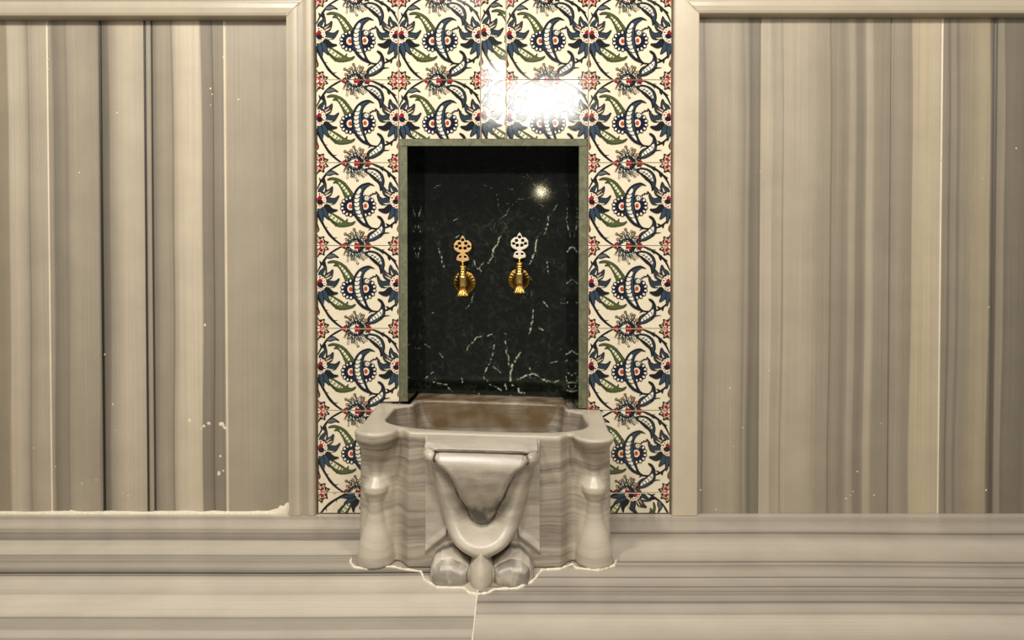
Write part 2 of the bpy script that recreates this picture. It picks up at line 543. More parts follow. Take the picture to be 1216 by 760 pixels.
# sealant smeared along the foot of the left slabs
bm = bmesh.new()
xs_ = np.linspace(W(-60, 600)[0], W(344, 600)[0], 110)
top, bot = [], []
for i, x in enumerate(xs_):
    t = i / 109
    h = 0.0045 + 0.002 * noise.noise((x * 14, 0, 0)) + 0.001 * noise.noise((x * 60, 3, 0))
    h += 0.010 * max(0, noise.noise((x * 16, 7, 0))) * (t > 0.35)
    if t > 0.93:
        u = (t - .93) / .07
        h += .020 * u * u * (3 - 2 * u) * (1 + .5 * noise.noise((x * 120, 1, 0)))
    top.append((x, h))
va = [[bm.verts.new((x, 0.001, h + 0.001)), bm.verts.new((x, -0.0022, h * 0.8)), bm.verts.new((x, -0.0045 - 0.12 * h, 0.0016)), bm.verts.new((x, -0.0065, -0.0006))] for x, h in top]
for i in range(len(va) - 1):
    for k in range(3):
        bm.faces.new((va[i][k], va[i + 1][k], va[i + 1][k + 1], va[i][k + 1]))
bm_obj('sealant', bm, M_CAULK, wl, smooth=True)


def splash(name, spots, y, parent, mat, up=False):
    bm = bmesh.new()
    for px, py, r in spots:
        c = W(px, py, y)
        n = random.randint(6, 9)
        ph = random.random() * 6
        ring = []
        for k in range(n):
            a = ph + 2 * math.pi * k / n
            rr = r * PX * (0.55 + 0.7 * random.random())
            ring.append(bm.verts.new((c[0] + math.cos(a) * rr, y, c[2] + math.sin(a) * rr)))
        top = bm.verts.new((c[0], y - 0.0006, c[2]))
        for k in range(n):
            bm.faces.new((ring[k], ring[(k + 1) % n], top))
    bmesh.ops.recalc_face_normals(bm, faces=bm.faces)
    o = bm_obj(name, bm, mat, parent)
    return o


spots = [(225, 499, 2.6), (242, 506, 2), (248, 503, 2.2), (239, 509, 1.6), (263, 504, 3.2), (267, 508, 2.4), (262, 542, 1.6), (260, 562, 2.6), (265, 559, 1.4), (124.5, 421, 1.1), (134, 480, 1.1), (243, 386, 1.5), (66, 554, .9), (97, 574, .9), (137, 511, .8), (114, 570, .8), (152, 589, 1.1), (139, 134, 1.0), (57, 70, 1.0), (57, 82, .9), (283, 118, 1.2), (94, 205, 1.0), (265, 68, 1.0), (250, 105, 1.2), (252, 112, .9), (250, 125, .9), (18, 560, .8), (40, 532, .8), (146, 586, .8), (228, 414, .8)]
splash('plaster_splash', spots, -0.0001, wl, M_CAULK)['kind'] = 'stuff'
spots = [(867, 461, 1.1), (903, 204, .9), (1117, 189, 1.0), (1174, 365, 1.2), (1018, 560, 1.1), (1005, 592, 1.2), (1010, 588, .9), (1038, 588, 1.1), (1171, 582, 1.3), (832, 582, 1.0), (850, 605, 1.0), (871, 530, .9), (882, 508, .8), (913, 440, .8), (1207, 176, 1.2), (1167, 212, .8), (1046, 503, .8), (1013, 584, .8)]
splash('plaster_splash', spots, -0.0001, wr, M_CAULK)['kind'] = 'stuff'

# ------------------------------------------------------------------ the painted tiles
CREAM = (233, 220, 192)
DARK = (27, 27, 32)
NAVY = (23, 24, 44)
SLATE = (48, 57, 65)
BLUE = (50, 68, 84)
GREEN = (82, 90, 50)
DGREEN = (52, 62, 32)
RED = (150, 28, 26)
PEACH = (222, 160, 126)
PALE = (224, 220, 186)
WHITE = (238, 229, 206)
OCHRE = (176, 140, 84)

S0, OX, OY = 730.0, 5.0, 8.0
PAT = []                       # (list of triangles in tile uv, colour)


def smooth_line(pts, n=7, closed=False):
    pts = [np.array(p, float) for p in pts]
    out = []
    m = len(pts)
    rngk = range(m if closed else m - 1)
    for i in rngk:
        if closed:
            p0, p1, p2, p3 = pts[i - 1], pts[i], pts[(i + 1) % m], pts[(i + 2) % m]
        else:
            p0, p1, p2, p3 = pts[max(i - 1, 0)], pts[i], pts[i + 1], pts[min(i + 2, m - 1)]
        for k in range(n):
            t = k / n
            out.append(0.5 * (2 * p1 + (p2 - p0) * t + (2 * p0 - 5 * p1 + 4 * p2 - p3) * t * t + (3 * p1 - p0 - 3 * p2 + p3) * t ** 3))
    if not closed:
        out.append(pts[-1])
    return out


def emit(tris, col):
    T = np.array(tris, float)
    T[:, :, 0] = (T[:, :, 0] - OX) / S0
    T[:, :, 1] = (T[:, :, 1] - OY) / S0
    mn, mx = T.min((0, 1)), T.max((0, 1))
    for du in (-1, 0, 1):
        for dv in (-1, 0, 1):
            if mx[0] + du > 0 and mn[0] + du < 1 and mx[1] + dv > 0 and mn[1] + dv < 1:
                PAT.append((T + np.array([du, dv]), col))


def fill(pts, col, n=6, sm=True):
    p = smooth_line(pts, n, True) if sm else [np.array(q, float) for q in pts]
    v = [Vector((q[0], q[1], 0)) for q in p]
    tr = tessellate_polygon([v])
    emit([[p[a], p[b], p[c]] for a, b, c in tr], col)


def stroke(pts, w, col, n=7, closed=False):
    """w: list of widths along the line (px of a 730 px tile) or one number"""
    p = smooth_line(pts, n, closed)
    if closed:
        p.append(p[0])
    m = len(p)
    if col in (DARK, DGREEN, NAVY):
        w = [q * 1.3 + .8 for q in w] if hasattr(w, '__len__') else w * 1.25
    ws = np.interp(np.linspace(0, 1, m), np.linspace(0, 1, len(w)), w) if hasattr(w, '__len__') else np.full(m, w)
    L, R = [], []
    for i in range(m):
        t = p[min(i + 1, m - 1)] - p[max(i - 1, 0)]
        t = t / (np.linalg.norm(t) + 1e-9)
        nrm = np.array([-t[1], t[0]])
        L.append(p[i] + nrm * ws[i] / 2)
        R.append(p[i] - nrm * ws[i] / 2)
    tr = []
    for i in range(m - 1):
        tr += [[L[i], R[i], R[i + 1]], [L[i], R[i + 1], L[i + 1]]]
    emit(tr, col)


def disc(x, y, rx, col, ry=None, rot=0.0, n=12):
    ry = rx if ry is None else ry
    c, s = math.cos(rot), math.sin(rot)
    p = [np.array([x + rx * math.cos(2 * math.pi * k / n) * c - ry * math.sin(2 * math.pi * k / n) * s, y + rx * math.cos(2 * math.pi * k / n) * s + ry * math.sin(2 * math.pi * k / n) * c]) for k in range(n)]
    emit([[p[0], p[k], p[k + 1]] for k in range(1, n - 1)], col)


def outlined(pts, col, edge=DARK, w=7, n=6):
    fill(pts, col, n)
    stroke(pts, w, edge, n, True)


def leaflet(bx, by, tx, ty, wd, col, bend=0.25, edge=DARK, core=None):
    """pointed petal from base to tip, bulging to one side"""
    b, t = np.array([bx, by], float), np.array([tx, ty], float)
    d = t - b
    nrm = np.array([-d[1], d[0]])
    nrm = nrm / (np.linalg.norm(nrm) + 1e-9)
    L = np.linalg.norm(d)
    m = nrm * bend * L
    pts = [b - nrm * wd * .25, b + d * .3 + m * .7 - nrm * wd * .55, b + d * .65 + m - nrm * wd * .40, t, b + d * .6 + m * .9 + nrm * wd * .32, b + d * .3 + m * .6 + nrm * wd * .5, b + nrm * wd * .25]
    fill(pts, col, 4)
    if edge is not None:
        stroke(pts, 6, edge, 4, True)
    if core is not None:
        c0 = b + d * .34 + m * .66
        disc(c0[0], c0[1], L * .16, core, wd * .22, math.atan2(d[1], d[0]))


# --- vines
def thorn(x, y, dx, dy, w=14):
    w, dx, dy = w * 1.5, dx * 1.2, dy * 1.2
    stroke([(x, y), (x + dx * .5, y + dy * .62), (x + dx, y + dy)], [w, w * .7, 1], DARK, 4)


stroke([(238, 740), (170, 692), (118, 640), (80, 585), (52, 535), (25, 490), (-6, 430)], [11, 15, 19, 15, 17, 14, 10], DARK)
stroke([(112, 632), (140, 660), (162, 668), (190, 662)], [12, 11, 7, 1], DARK)
stroke([(60, 545), (76, 572), (104, 576)], [15, 9, 1], DARK)
stroke([(240, 735), (170, 772), (110, 812), (70, 862), (35, 915), (6, 972)], [10, 14, 11, 16, 11, 8], DARK)
thorn(60, 880, 18, 40, 22)
thorn(42, 905, -14, -32, 10)
outlined([(82, 838), (112, 812), (145, 808), (168, 820), (195, 842), (160, 836), (120, 848)], (96, 102, 108), DARK, 8)
stroke([(478, 742), (530, 760), (590, 790), (640, 826), (690, 880), (730, 962)], [8, 15, 17, 15, 15, 7], DARK)
stroke([(520, 762), (560, 776), (602, 770)], [10, 12, 2], DGREEN)
stroke([(560, 776), (580, 796), (590, 815)], [16, 10, 1], DARK)
thorn(640, 822, 6, 40, 18)
thorn(668, 852, 36, 18, 12)
stroke([(455, 556), (490, 582), (545, 588), (600, 580), (650, 560), (700, 520), (735, 470), (760, 410)], [15, 13, 12, 11, 15, 12, 10, 8], DARK)
thorn(640, 562, -26, -18, 12)
thorn(664, 550, 0, 30, 13)
stroke([(490, 580), (470, 594), (455, 604)], [12, 8, 1], DARK)
# side buds on the seams
leaflet(735, 615, 735, 540, 40, GREEN, 0, DGREEN)
disc(735, 585, 17, RED, 20)

# --- corner rosettes
for k in range(10):
    a = 2 * math.pi * (k + .5) / 10
    x, y = 735 + 82 * math.cos(a), 738 + 78 * math.sin(a)
    leaflet(735 + 42 * math.cos(a), 738 + 42 * math.sin(a), 735 + 112 * math.cos(a), 738 + 106 * math.sin(a), 50, DARK, 0, None)
    leaflet(735 + 60 * math.cos(a + .3), 738 + 60 * math.sin(a + .3), 735 + 92 * math.cos(a + .3), 738 + 88 * math.sin(a + .3), 24, (86, 40, 34), 0, None)
    disc(x, y, 9, OCHRE if k % 2 else PEACH)
for k in range(8):
    a = 2 * math.pi * k / 8
    disc(735 + 54 * math.cos(a), 738 + 52 * math.sin(a), 21, WHITE)
    disc(735 + 54 * math.cos(a), 738 + 52 * math.sin(a), 17, RED if k % 2 else (196, 120, 92))
stroke([(735 + 33 * math.cos(2 * math.pi * k / 10), 738 + 33 * math.sin(2 * math.pi * k / 10)) for k in range(10)], 12, RED, 3, True)
disc(735, 738, 26, WHITE)
disc(735, 738, 9, PEACH)

# --- great flower on the level seam
cx_, cy_ = 348, 738
for k in range(28):
    a = math.pi * (k + 0.5) / 28 * 2
    if abs(math.cos(a)) > 0.93:
        continue
    R1, R2 = 52, 122 + 20 * math.sin(k * 2.3) + (8 if math.sin(a) > 0 else 0)
    ex, ey = cx_ + R2 * math.cos(a) * .92, cy_ + R2 * math.sin(a) * 1.04
    sx_, sy_ = cx_ + R1 * math.cos(a), cy_ + R1 * math.sin(a)
    mx_, my_ = (sx_ + ex) / 2 - 14 * math.sin(a), (sy_ + ey) / 2 + 14 * math.cos(a)
    stroke([(sx_, sy_), (mx_, my_), (ex, ey)], [12, 14, 8], DARK, 4)
    stroke([(sx_, sy_), (mx_, my_), (ex, ey)], [4, 7, 4], [WHITE, (150, 152, 140), (120, 122, 84)][k % 3], 4)
    if math.sin(a) < 0:
        disc(ex, ey, 14, DARK)
        disc(ex, ey, 9, [OCHRE, PEACH, (150, 150, 90)][k % 3])
        disc(ex + 1, ey, 4, [RED, WHITE, DARK][(k + 1) % 3])
    else:
        stroke([(ex - 11, ey - 3), (ex, ey + 10), (ex + 11, ey + 1), (ex + 4, ey - 7)], 4.5, OCHRE if k % 2 else DARK, 4)
for k in range(14):
    a = 2 * math.pi * (k + .3) / 14
    x, y = cx_ + 78 * math.cos(a), cy_ + 78 * math.sin(a)
    disc(x, y, 15, DARK if k % 3 else SLATE, 8, a + .6)
    disc(x + 3, y, 6, WHITE, 3, a + .6)
disc(cx_ - 4, cy_, 76, DARK, 64)
for k in range(18):
    a = 2 * math.pi * (k + .5) / 18
    stroke([(cx_ + 40 * math.cos(a), cy_ + 34 * math.sin(a)), (cx_ + 62 * math.cos(a + .1), cy_ + 56 * math.sin(a + .1)), (cx_ + 88 * math.cos(a - .05), cy_ + 84 * math.sin(a - .05))], [5, 7, 2], WHITE if k % 2 else (150, 156, 160), 4)
disc(cx_ - 8, cy_, 44, WHITE, 40)
stroke([(cx_ - 70, cy_), (cx_ - 40, cy_ - 46), (cx_ + 5, cy_ - 58), (cx_ + 48, cy_ - 40), (cx_ + 60, cy_)], [4, 10, 12, 12, 5], DARK)
stroke([(cx_ - 70, cy_), (cx_ - 40, cy_ + 46), (cx_ + 5, cy_ + 58), (cx_ + 48, cy_ + 40), (cx_ + 60, cy_)], [4, 10, 12, 12, 5], DARK)
fill([(cx_ + 14, cy_ - 58), (cx_ + 58, cy_ - 40), (cx_ + 76, cy_), (cx_ + 58, cy_ + 42), (cx_ + 14, cy_ + 58), (cx_ + 34, cy_)], DARK)
fill([(cx_ - 14, cy_ - 2), (cx_ - 4, cy_ - 34), (cx_ + 16, cy_ - 22), (cx_ + 32, cy_ - 30), (cx_ + 38, cy_), (cx_ + 30, cy_ + 34), (cx_ + 10, cy_ + 26), (cx_ - 8, cy_ + 32)], RED)
disc(cx_ - 36, cy_, 18, WHITE, 28)
stroke([(cx_ - 62, cy_), (cx_ - 30, cy_ - 34), (cx_ + 6, cy_ - 40)], [3, 8, 5], SLATE, 4)
stroke([(cx_ - 62, cy_), (cx_ - 30, cy_ + 34), (cx_ + 6, cy_ + 40)], [3, 8, 5], SLATE, 4)
fill([(222, 738), (238, 716), (262, 706), (258, 738), (262, 768), (238, 760)], RED)
stroke([(262, 700), (272, 738), (262, 776)], [6, 9, 6], DARK)
stroke([(284, 690), (276, 738), (284, 786)], [7, 4, 7], DARK)
stroke([(424, 738), (478, 738)], [16, 12], DARK)
fill([(438, 720), (472, 714), (484, 738), (472, 764), (438, 756)], RED)
stroke([(430, 706), (452, 712), (470, 700)], [4, 10, 3], DARK)
stroke([(430, 770), (452, 764), (470, 776)], [4, 10, 3], DARK)
disc(438, 664, 17, DARK)
disc(438, 664, 12, PEACH)
disc(438, 664, 6, RED)
disc(440, 802, 18, DARK)
disc(440, 802, 13, OCHRE)
disc(440, 802, 6, PALE)

# --- dark leaf drooping at upper right
UR = [(428, 808), (462, 786), (505, 788), (548, 806), (584, 842), (598, 890), (592, 935), (568, 980), (566, 940), (546, 905), (512, 872), (470, 838)]
fill(UR, SLATE)
stroke([(455, 806), (505, 824), (545, 856), (572, 900)], [14, 40, 38, 10], WHITE)
stroke([(455, 806), (505, 828), (545, 862), (574, 912)], [3, 6, 6, 3], SLATE)
for q in ((490, 818), (515, 832), (538, 852), (556, 874)):
    stroke([(q[0] - 14, q[1] + 16), (q[0] + 2, q[1] + 4), (q[0] + 16, q[1] - 8)], [2, 6, 3], DARK, 3)
stroke(UR, 9, DARK, 6, True)
stroke([(470, 838), (520, 880), (556, 918), (568, 978)], [12, 20, 14, 4], DARK)

# --- round twin blossoms under the leaf
for (x, y, r, sgn) in ((302, 390, 56, -1), (434, 386, 60, 1)):
    for k in range(14):
        a = math.pi * 2 * k / 14 + .2
        disc(x + (r + 18) * math.cos(a), y + (r + 18) * math.sin(a), 20, NAVY)
    disc(x, y, r + 8, NAVY)
    for k in range(14):
        a = math.pi * 2 * k / 14 + .2
        disc(x + (r + 19) * math.cos(a), y + (r + 19) * math.sin(a), 12, WHITE, 8.5, a)
    disc(x, y, 30, WHITE, 34)
    disc(x, y, 20, PEACH, 25)
    disc(x, y, 13, (176, 66, 34), 18)
disc(446, 318, 27, WHITE)
stroke([(446 + 22 * math.cos(2 * math.pi * k / 8), 318 + 22 * math.sin(2 * math.pi * k / 8)) for k in range(8)], 6, NAVY, 3, True)
disc(446, 318, 8, (140, 140, 84))
stroke([(470, 298), (500, 282), (540, 266)], [5, 7, 4], DARK)
for q in ((482, 288), (500, 276), (520, 280)):
    disc(q[0], q[1], 8, DARK, 5, .6)
leaflet(524, 258, 562, 290, 16, DARK, 0.1, None)

# --- green leaf, upper left
GL = [(100, 157), (122, 142), (158, 138), (206, 152), (252, 182), (294, 232), (330, 284), (318, 300), (290, 302), (262, 318), (246, 292), (232, 256), (214, 222), (196, 194), (174, 182), (152, 184), (166, 172), (184, 168), (150, 154)]
fill(GL, GREEN, 5)
stroke([(202, 176), (232, 206), (262, 246), (288, 288)], [10, 26, 28, 16], PALE)
for q in ((216, 192), (236, 214), (254, 238), (272, 264)):
    stroke([(q[0] - 15, q[1] + 11), (q[0], q[1] + 8), (q[0] + 13, q[1] - 11)], [2, 6, 2], DGREEN, 3)
stroke([(202, 172), (244, 200), (280, 246), (312, 292)], [3, 8, 8, 4], DGREEN)
stroke(GL, 6, DGREEN, 5, True)
for q in ((220, 160), (262, 190), (292, 228), (316, 262), (205, 206), (222, 236), (238, 272)):
    disc(q[0], q[1], 7, DGREEN, 5, .8)

# --- green leaf, lower left
GB = [(52, 420), (92, 436), (138, 450), (184, 474), (226, 500), (256, 520), (276, 500), (272, 526), (306, 536), (344, 522), (322, 548), (278, 562), (230, 568), (184, 562), (140, 530), (104, 486), (66, 458)]
fill(GB, GREEN, 5)
stroke([(96, 458), (136, 480), (180, 512), (226, 530)], [14, 32, 32, 14], PALE)
for q in ((122, 470), (150, 490), (180, 512), (206, 524)):
    stroke([(q[0] - 8, q[1] + 15), (q[0] + 4, q[1] + 4), (q[0] + 14, q[1] - 12)], [2, 7, 2], DGREEN, 3)
    disc(q[0] + 12, q[1] + 10, 5, OCHRE)
stroke([(60, 440), (110, 486), (150, 530), (196, 556)], [4, 10, 10, 3], DGREEN)
stroke(GB, 6, DGREEN, 5, True)
for q in ((170, 560), (206, 568), (240, 568), (160, 462), (200, 486)):
    disc(q[0], q[1], 7, DGREEN, 5, .4)

# --- hooked leaf, lower right
HK = [(540, 478), (566, 484), (588, 512), (600, 552), (602, 600), (584, 640), (546, 668), (500, 690), (446, 694), (430, 690), (470, 662), (462, 650), (452, 664), (458, 640), (482, 618), (520, 602), (552, 576), (570, 548), (572, 512)]
fill(HK, SLATE, 5)
stroke([(470, 668), (520, 640), (560, 604), (578, 570)], [16, 40, 38, 10], WHITE)
for q in ((492, 658), (516, 642), (540, 624), (562, 600)):
    stroke([(q[0] - 12, q[1] - 16), (q[0] + 2, q[1] - 4), (q[0] + 10, q[1] + 16)], [2, 6, 2], DARK, 3)
fill([(440, 694), (500, 664), (556, 632), (596, 600), (584, 644), (546, 670), (500, 692)], BLUE, 5)
stroke(HK, 8, DARK, 5, True)
stroke([(560, 650), (596, 626), (650, 622)], [12, 9, 1], DARK)
stroke([(540, 478), (572, 494), (592, 536), (598, 580)], [2, 14, 18, 12], DARK)

# --- big blue S-leaf over the blossoms
BL = [(516, 210), (494, 196), (462, 188), (424, 194), (386, 212), (356, 244), (334, 284), (322, 330), (320, 384), (330, 440), (352, 486), (392, 532), (436, 566), (492, 586), (452, 548), (440, 512), (424, 464), (410, 412), (404, 356), (406, 300), (416, 256), (438, 226), (470, 206)]
fill(BL, BLUE, 5)
stroke([(392, 236), (366, 296), (358, 356), (366, 420), (388, 476), (428, 536)], [16, 36, 40, 38, 32, 8], WHITE)
for q in ((372, 282), (362, 318), (358, 354), (361, 390), (367, 424), (380, 456), (398, 488)):
    stroke([(q[0] - 21, q[1] - 3), (q[0] - 3, q[1] + 7), (q[0] + 19, q[1] - 7)], [6, 5, 5], NAVY, 3)
    disc(q[0] - 20, q[1], 8, NAVY, 6)
    disc(q[0] + 20, q[1] - 6, 8, NAVY, 6)
    stroke([(q[0] - 3, q[1] + 2), (q[0] - 2, q[1] - 14)], [3, 1], OCHRE, 2)
stroke([(516, 210), (462, 190), (398, 208), (350, 256), (326, 326), (326, 420), (352, 486), (410, 546), (492, 586)], [2, 14, 12, 11, 10, 11, 12, 16, 6], DARK)
stroke([(492, 586), (450, 546), (424, 466), (406, 360), (412, 268), (438, 226), (470, 208)], [5, 16, 10, 8, 9, 8, 2], DARK)
for q in ((318, 300), (312, 350), (316, 400), (330, 450), (424, 300), (416, 350)):
    disc(q[0], q[1], 7, BLUE, 6)

# --- palmette flower on the upright seam
def FX(x, y):
    return (735 + (x - 345) * .591, 345 + (y - 540) * .591)


for bx, by, tx, ty, wd, bd, cc in (
        (300, 410, 215, 270, 92, -.10, SLATE), (390, 410, 470, 270, 92, .10, SLATE),
        (240, 450, 112, 330, 98, -.12, SLATE), (450, 450, 570, 335, 98, .12, SLATE),
        (220, 525, 30, 448, 100, -.18, SLATE), (470, 520, 662, 460, 100, .18, SLATE),
        (230, 600, 45, 655, 84, -.14, DARK), (470, 600, 640, 665, 84, .14, DARK),
        (280, 630, 185, 790, 86, -.02, BLUE), (420, 630, 520, 800, 86, .02, BLUE),
        (320, 640, 290, 850, 70, .02, BLUE), (385, 640, 420, 850, 70, -.02, BLUE)):
    tx, ty = 345 + (tx - 345) * 1.06, 540 + (ty - 540) * 1.06
    p, q = FX(bx, by), FX(tx, ty)
    leaflet(p[0], p[1], q[0], q[1], wd * .591 * 1.0, cc, bd * 1.5, DARK, None)
for (ax_, ay_, bx_, by_) in ((225, 470, 130, 420), (465, 470, 565, 420), (215, 430, 150, 380), (475, 430, 540, 380), (240, 400, 215, 340), (450, 400, 470, 340), (200, 570, 110, 575), (490, 570, 585, 580)):
    stroke([FX(ax_, ay_), FX((ax_ + bx_) / 2, (ay_ + by_) / 2 + 6), FX(bx_, by_)], [15, 10, 3], [PALE, PEACH][int(ax_) % 2 == 1 and ay_ < 450], 4)
for k in range(16):
    a = 2 * math.pi * k / 16
    p = FX(345 + 118 * math.cos(a), 528 + 100 * math.sin(a))
    disc(p[0], p[1], 17, WHITE)
    disc(p[0], p[1], 11, [PEACH, RED, OCHRE, PEACH][k % 4], 7, a)
    p2 = FX(345 + 165 * math.cos(a + .2), 545 + 150 * math.sin(a + .2))
    disc(p2[0], p2[1], 6, DARK, 4, a)
p = FX(345, 530)
disc(p[0], p[1], 58, WHITE, 50)
fill([FX(270, 500), FX(310, 455), FX(345, 500), FX(390, 455), FX(430, 505), FX(345, 560)], RED)
p = FX(290, 548)
disc(p[0], p[1], 29, NAVY, 23, .2)
p = FX(398, 556)
disc(p[0], p[1], 27, NAVY, 25, -.2)
p = FX(345, 440)
disc(p[0], p[1], 22, PALE, 14)
stroke([FX(345, 560), FX(345, 640)], [6, 4], OCHRE, 3)
stroke([FX(270, 620), FX(345, 600), FX(425, 620)], [7, 10, 7], PEACH, 4)
stroke([FX(345, 690), FX(345, 860), FX(350, 930)], [14, 12, 6], DARK, 4)

def clip_poly(poly, u0, u1, v0, v1):
    for ax, lim, sg in ((0, u0, 1), (0, u1, -1), (1, v0, 1), (1, v1, -1)):
        out = []
        for i in range(len(poly)):
            a, b2 = poly[i - 1], poly[i]
            da, db = (a[ax] - lim) * sg, (b2[ax] - lim) * sg
            if (da >= 0) != (db >= 0):
                t = da / (da - db)
                out.append((a[0] + (b2[0] - a[0]) * t, a[1] + (b2[1] - a[1]) * t))
            if db >= 0:
                out.append((b2[0], b2[1]))
        poly = out
        if len(poly) < 3:
            return []
    return poly


TV, TF, TC = [], [], []


def tile(px0, px1, py0, py1, u0=0.0, v0=0.0, turn=False, tilt=(0.0, 0.0), period=97.7):
    """one glazed tile; u0,v0: which corner of the pattern shows at its upper left"""
    gap = 0.0006
    xa, xb = xw(px0) + gap, xw(px1) - gap
    za, zb = zt(py0) - gap, zt(py1) + gap      # za above
    mx, mz = (xa + xb) / 2, (za + zb) / 2
    ts = period * PX

    def put(x, z, lift):
        return (x, -lift - 0.005 + math.tan(tilt[0]) * (x - mx) + math.tan(tilt[1]) * (z - mz), z)

    col = lin(CREAM)
    e = 0.0007
    base = len(TV)
    for (a, b2) in ((xa, zb), (xb, zb), (xb, za), (xa, za)):
        TV.append((a, 0.001, b2))
    for (a, b2) in ((xa, zb), (xb, zb), (xb, za), (xa, za)):
        TV.append(put(a, b2, -0.0006))
    for (a, b2) in ((xa + e, zb + e), (xb - e, zb + e), (xb - e, za - e), (xa + e, za - e)):
        TV.append(put(a, b2, 0))
    TC.extend([col * .75] * 8 + [col] * 4)
    for lv in (0, 4):
        for k in range(4):
            TF.append((base + lv + k, base + lv + (k + 1) % 4, base + lv + 4 + (k + 1) % 4, base + lv + 4 + k))
    TF.append((base + 8, base + 9, base + 10, base + 11))
    wU, wV = (xb - xa) / ts, (za - zb) / ts
    m = 0.004
    for li, (T, c) in enumerate(PAT):
        lift = 0.00006 + li * 0.0000035
        cl = lin(c)
        if turn:
            U, V_ = 1 - T[:, :, 1], T[:, :, 0] - 0.02
        else:
            U, V_ = T[:, :, 0] - u0, T[:, :, 1] - v0
        for k in range(len(U)):
            poly = [(U[k, 0], V_[k, 0]), (U[k, 1], V_[k, 1]), (U[k, 2], V_[k, 2])]
            us = U[k]
            vs = V_[k]
            if us.max() < m or us.min() > wU - m or vs.max() < m or vs.min() > wV - m:
                continue
            if us.min() < m or us.max() > wU - m or vs.min() < m or vs.max() > wV - m:
                poly = clip_poly(poly, m, wU - m, m, wV - m)
                if not poly:
                    continue
            ar = sum(poly[i - 1][0] * poly[i][1] - poly[i][0] * poly[i - 1][1] for i in range(len(poly)))
            if abs(ar) < 1e-9:
                continue
            if ar > 0:
                poly = poly[::-1]
            b3 = len(TV)
            for (u, v) in poly:
                TV.append(put(xa + u * ts, za - v * ts, lift))
                TC.append(cl)
            TF.append(tuple(range(b3, b3 + len(poly))))


SEAM = [-100, -2, 95.8, 193.8, 292, 390, 487, 584.3, 608.5]
XT = [376.8, 474, 571, 601, 698, 796]


def rt(s=0.15):
    return (math.radians(random.uniform(-s, s)), math.radians(random.uniform(-s, s)))


for r in range(7):
    tile(XT[0], XT[1], SEAM[r], SEAM[r + 1], tilt=rt())
    tile(XT[4], XT[5], SEAM[r], SEAM[r + 1], tilt=rt())
for (a, b2) in ((XT[0], XT[1]), (XT[4], XT[5])):
    tile(a, b2, SEAM[7], SEAM[8], turn=True, tilt=rt())
dg_ = math.radians
TILT = {('b', 1): (dg_(2.0), dg_(-1.0)), ('b', 2): (dg_(2.0), dg_(-.1)), ('c', 2): (0, 0), ('c', 1): (dg_(-.3), dg_(.2)), ('a', 2): (dg_(-.6), 0)}
for r, bot in ((0, SEAM[1]), (1, SEAM[2]), (2, 166.0)):
    tile(XT[1], XT[2], SEAM[r], bot, tilt=TILT.get(('a', r), rt()))
    tile(XT[2], XT[3], SEAM[r], bot, u0=0.0, v0=0.03, tilt=TILT.get(('b', r), rt()))
    tile(XT[3], XT[4], SEAM[r], bot, tilt=TILT.get(('c', r), rt()))

tp = mesh_obj('tile_panel', TV, TF, M_TILE, col=np.array(TC))
tag(tp, 'glazed cream tiles with blue, green and red flower pattern around the dark niche', 'tiles')
NX0, NX1 = xw(475.5), xw(696.5)           # outer edges of the niche slabs
NZT = zt(166.5)
bm = bmesh.new()
T0, T1 = xw(XT[0] - 0.9), xw(XT[5] + 0.9)
add_box(bm, (T0, -0.0012, 0.0), (NX0 - .0008, 0.154, Z_TOP))
add_box(bm, (NX1 + .0008, -0.0012, 0.0), (T1, 0.154, Z_TOP))
add_box(bm, (NX0 - .0008, -0.0012, NZT + .0008), (NX1 + .0008, 0.154, Z_TOP))
go = bm_obj('grout', bm, M_GROUT, tp)
tag(go, 'brown grout between the tiles')

# ------------------------------------------------------------------ the dark marble niche
niche = bpy.data.objects.new('marble_niche', None)
niche.location = (0, 0, 0)
link(niche)
tag(niche, 'dark green white-veined marble niche recessed in the tiles behind the taps', 'niche')
DB = 0.14
nzb = W(585, 471, DB)[2]                       # lower edge of back slab
ixL, ixR = xw(484.3), xw(687.0)                # inner faces of the cheeks
izT = zt(174.5)
# back slab with traced veins
bx0, bx1 = ixL - 0.004, ixR + 0.004
nxb, nzbk = 270, 400
gx = np.linspace(bx0, bx1, nxb)
gz = np.linspace(nzb, izT + 0.003, nzbk)
XX, ZZ = np.meshgrid(gx, gz, indexing='ij')
A = [([(650, 330), (690, 322), (740, 320), (790, 372)], 2.2), ([(690, 180), (725, 208), (742, 250)], 2), ([(430, 235), (490, 262)], 2), ([(575, 268), (612, 268)], 2.2), ([(540, 442), (578, 412), (590, 380)], 1.8),
     ([(612, 360), (640, 330), (655, 310)], 1.8), ([(876, 355), (845, 400), (820, 430), (815, 480), (795, 530)], 3.2), ([(756, 548), (740, 640), (712, 705)], 3.4), ([(540, 545), (520, 590), (500, 620), (492, 660), (472, 695)], 4.2), ([(180, 610), (195, 660), (212, 722)], 3), ([(965, 590), (932, 632)], 4), ([(82, 365), (74, 400), (66, 425)], 2.0), ([(62, 480), (75, 525)], 1.8),
     ([(70, 610), (62, 660)], 1.8), ([(716, 440), (748, 430)], 1.6), ([(760, 435), (772, 468)], 1.6), ([(428, 760), (418, 720), (448, 690)], 1.8), ([(815, 690), (815, 755)], 2.4), ([(385, 680), (395, 715), (430, 745)], 2), ([(160, 258), (200, 235)], 1.5), ([(660, 230), (695, 272)], 1.5), ([(925, 230), (935, 330), (925, 440), (950, 560)], 1.5), ([(270, 548), (300, 540)], 1.8), ([(520, 300), (530, 380)], 1.1), ([(755, 340), (780, 385)], 1.6), ([(660, 195), (720, 210)], 2.0), ([(265, 455), (290, 440)], 1.5), ([(560, 350), (585, 352)], 1.3)]
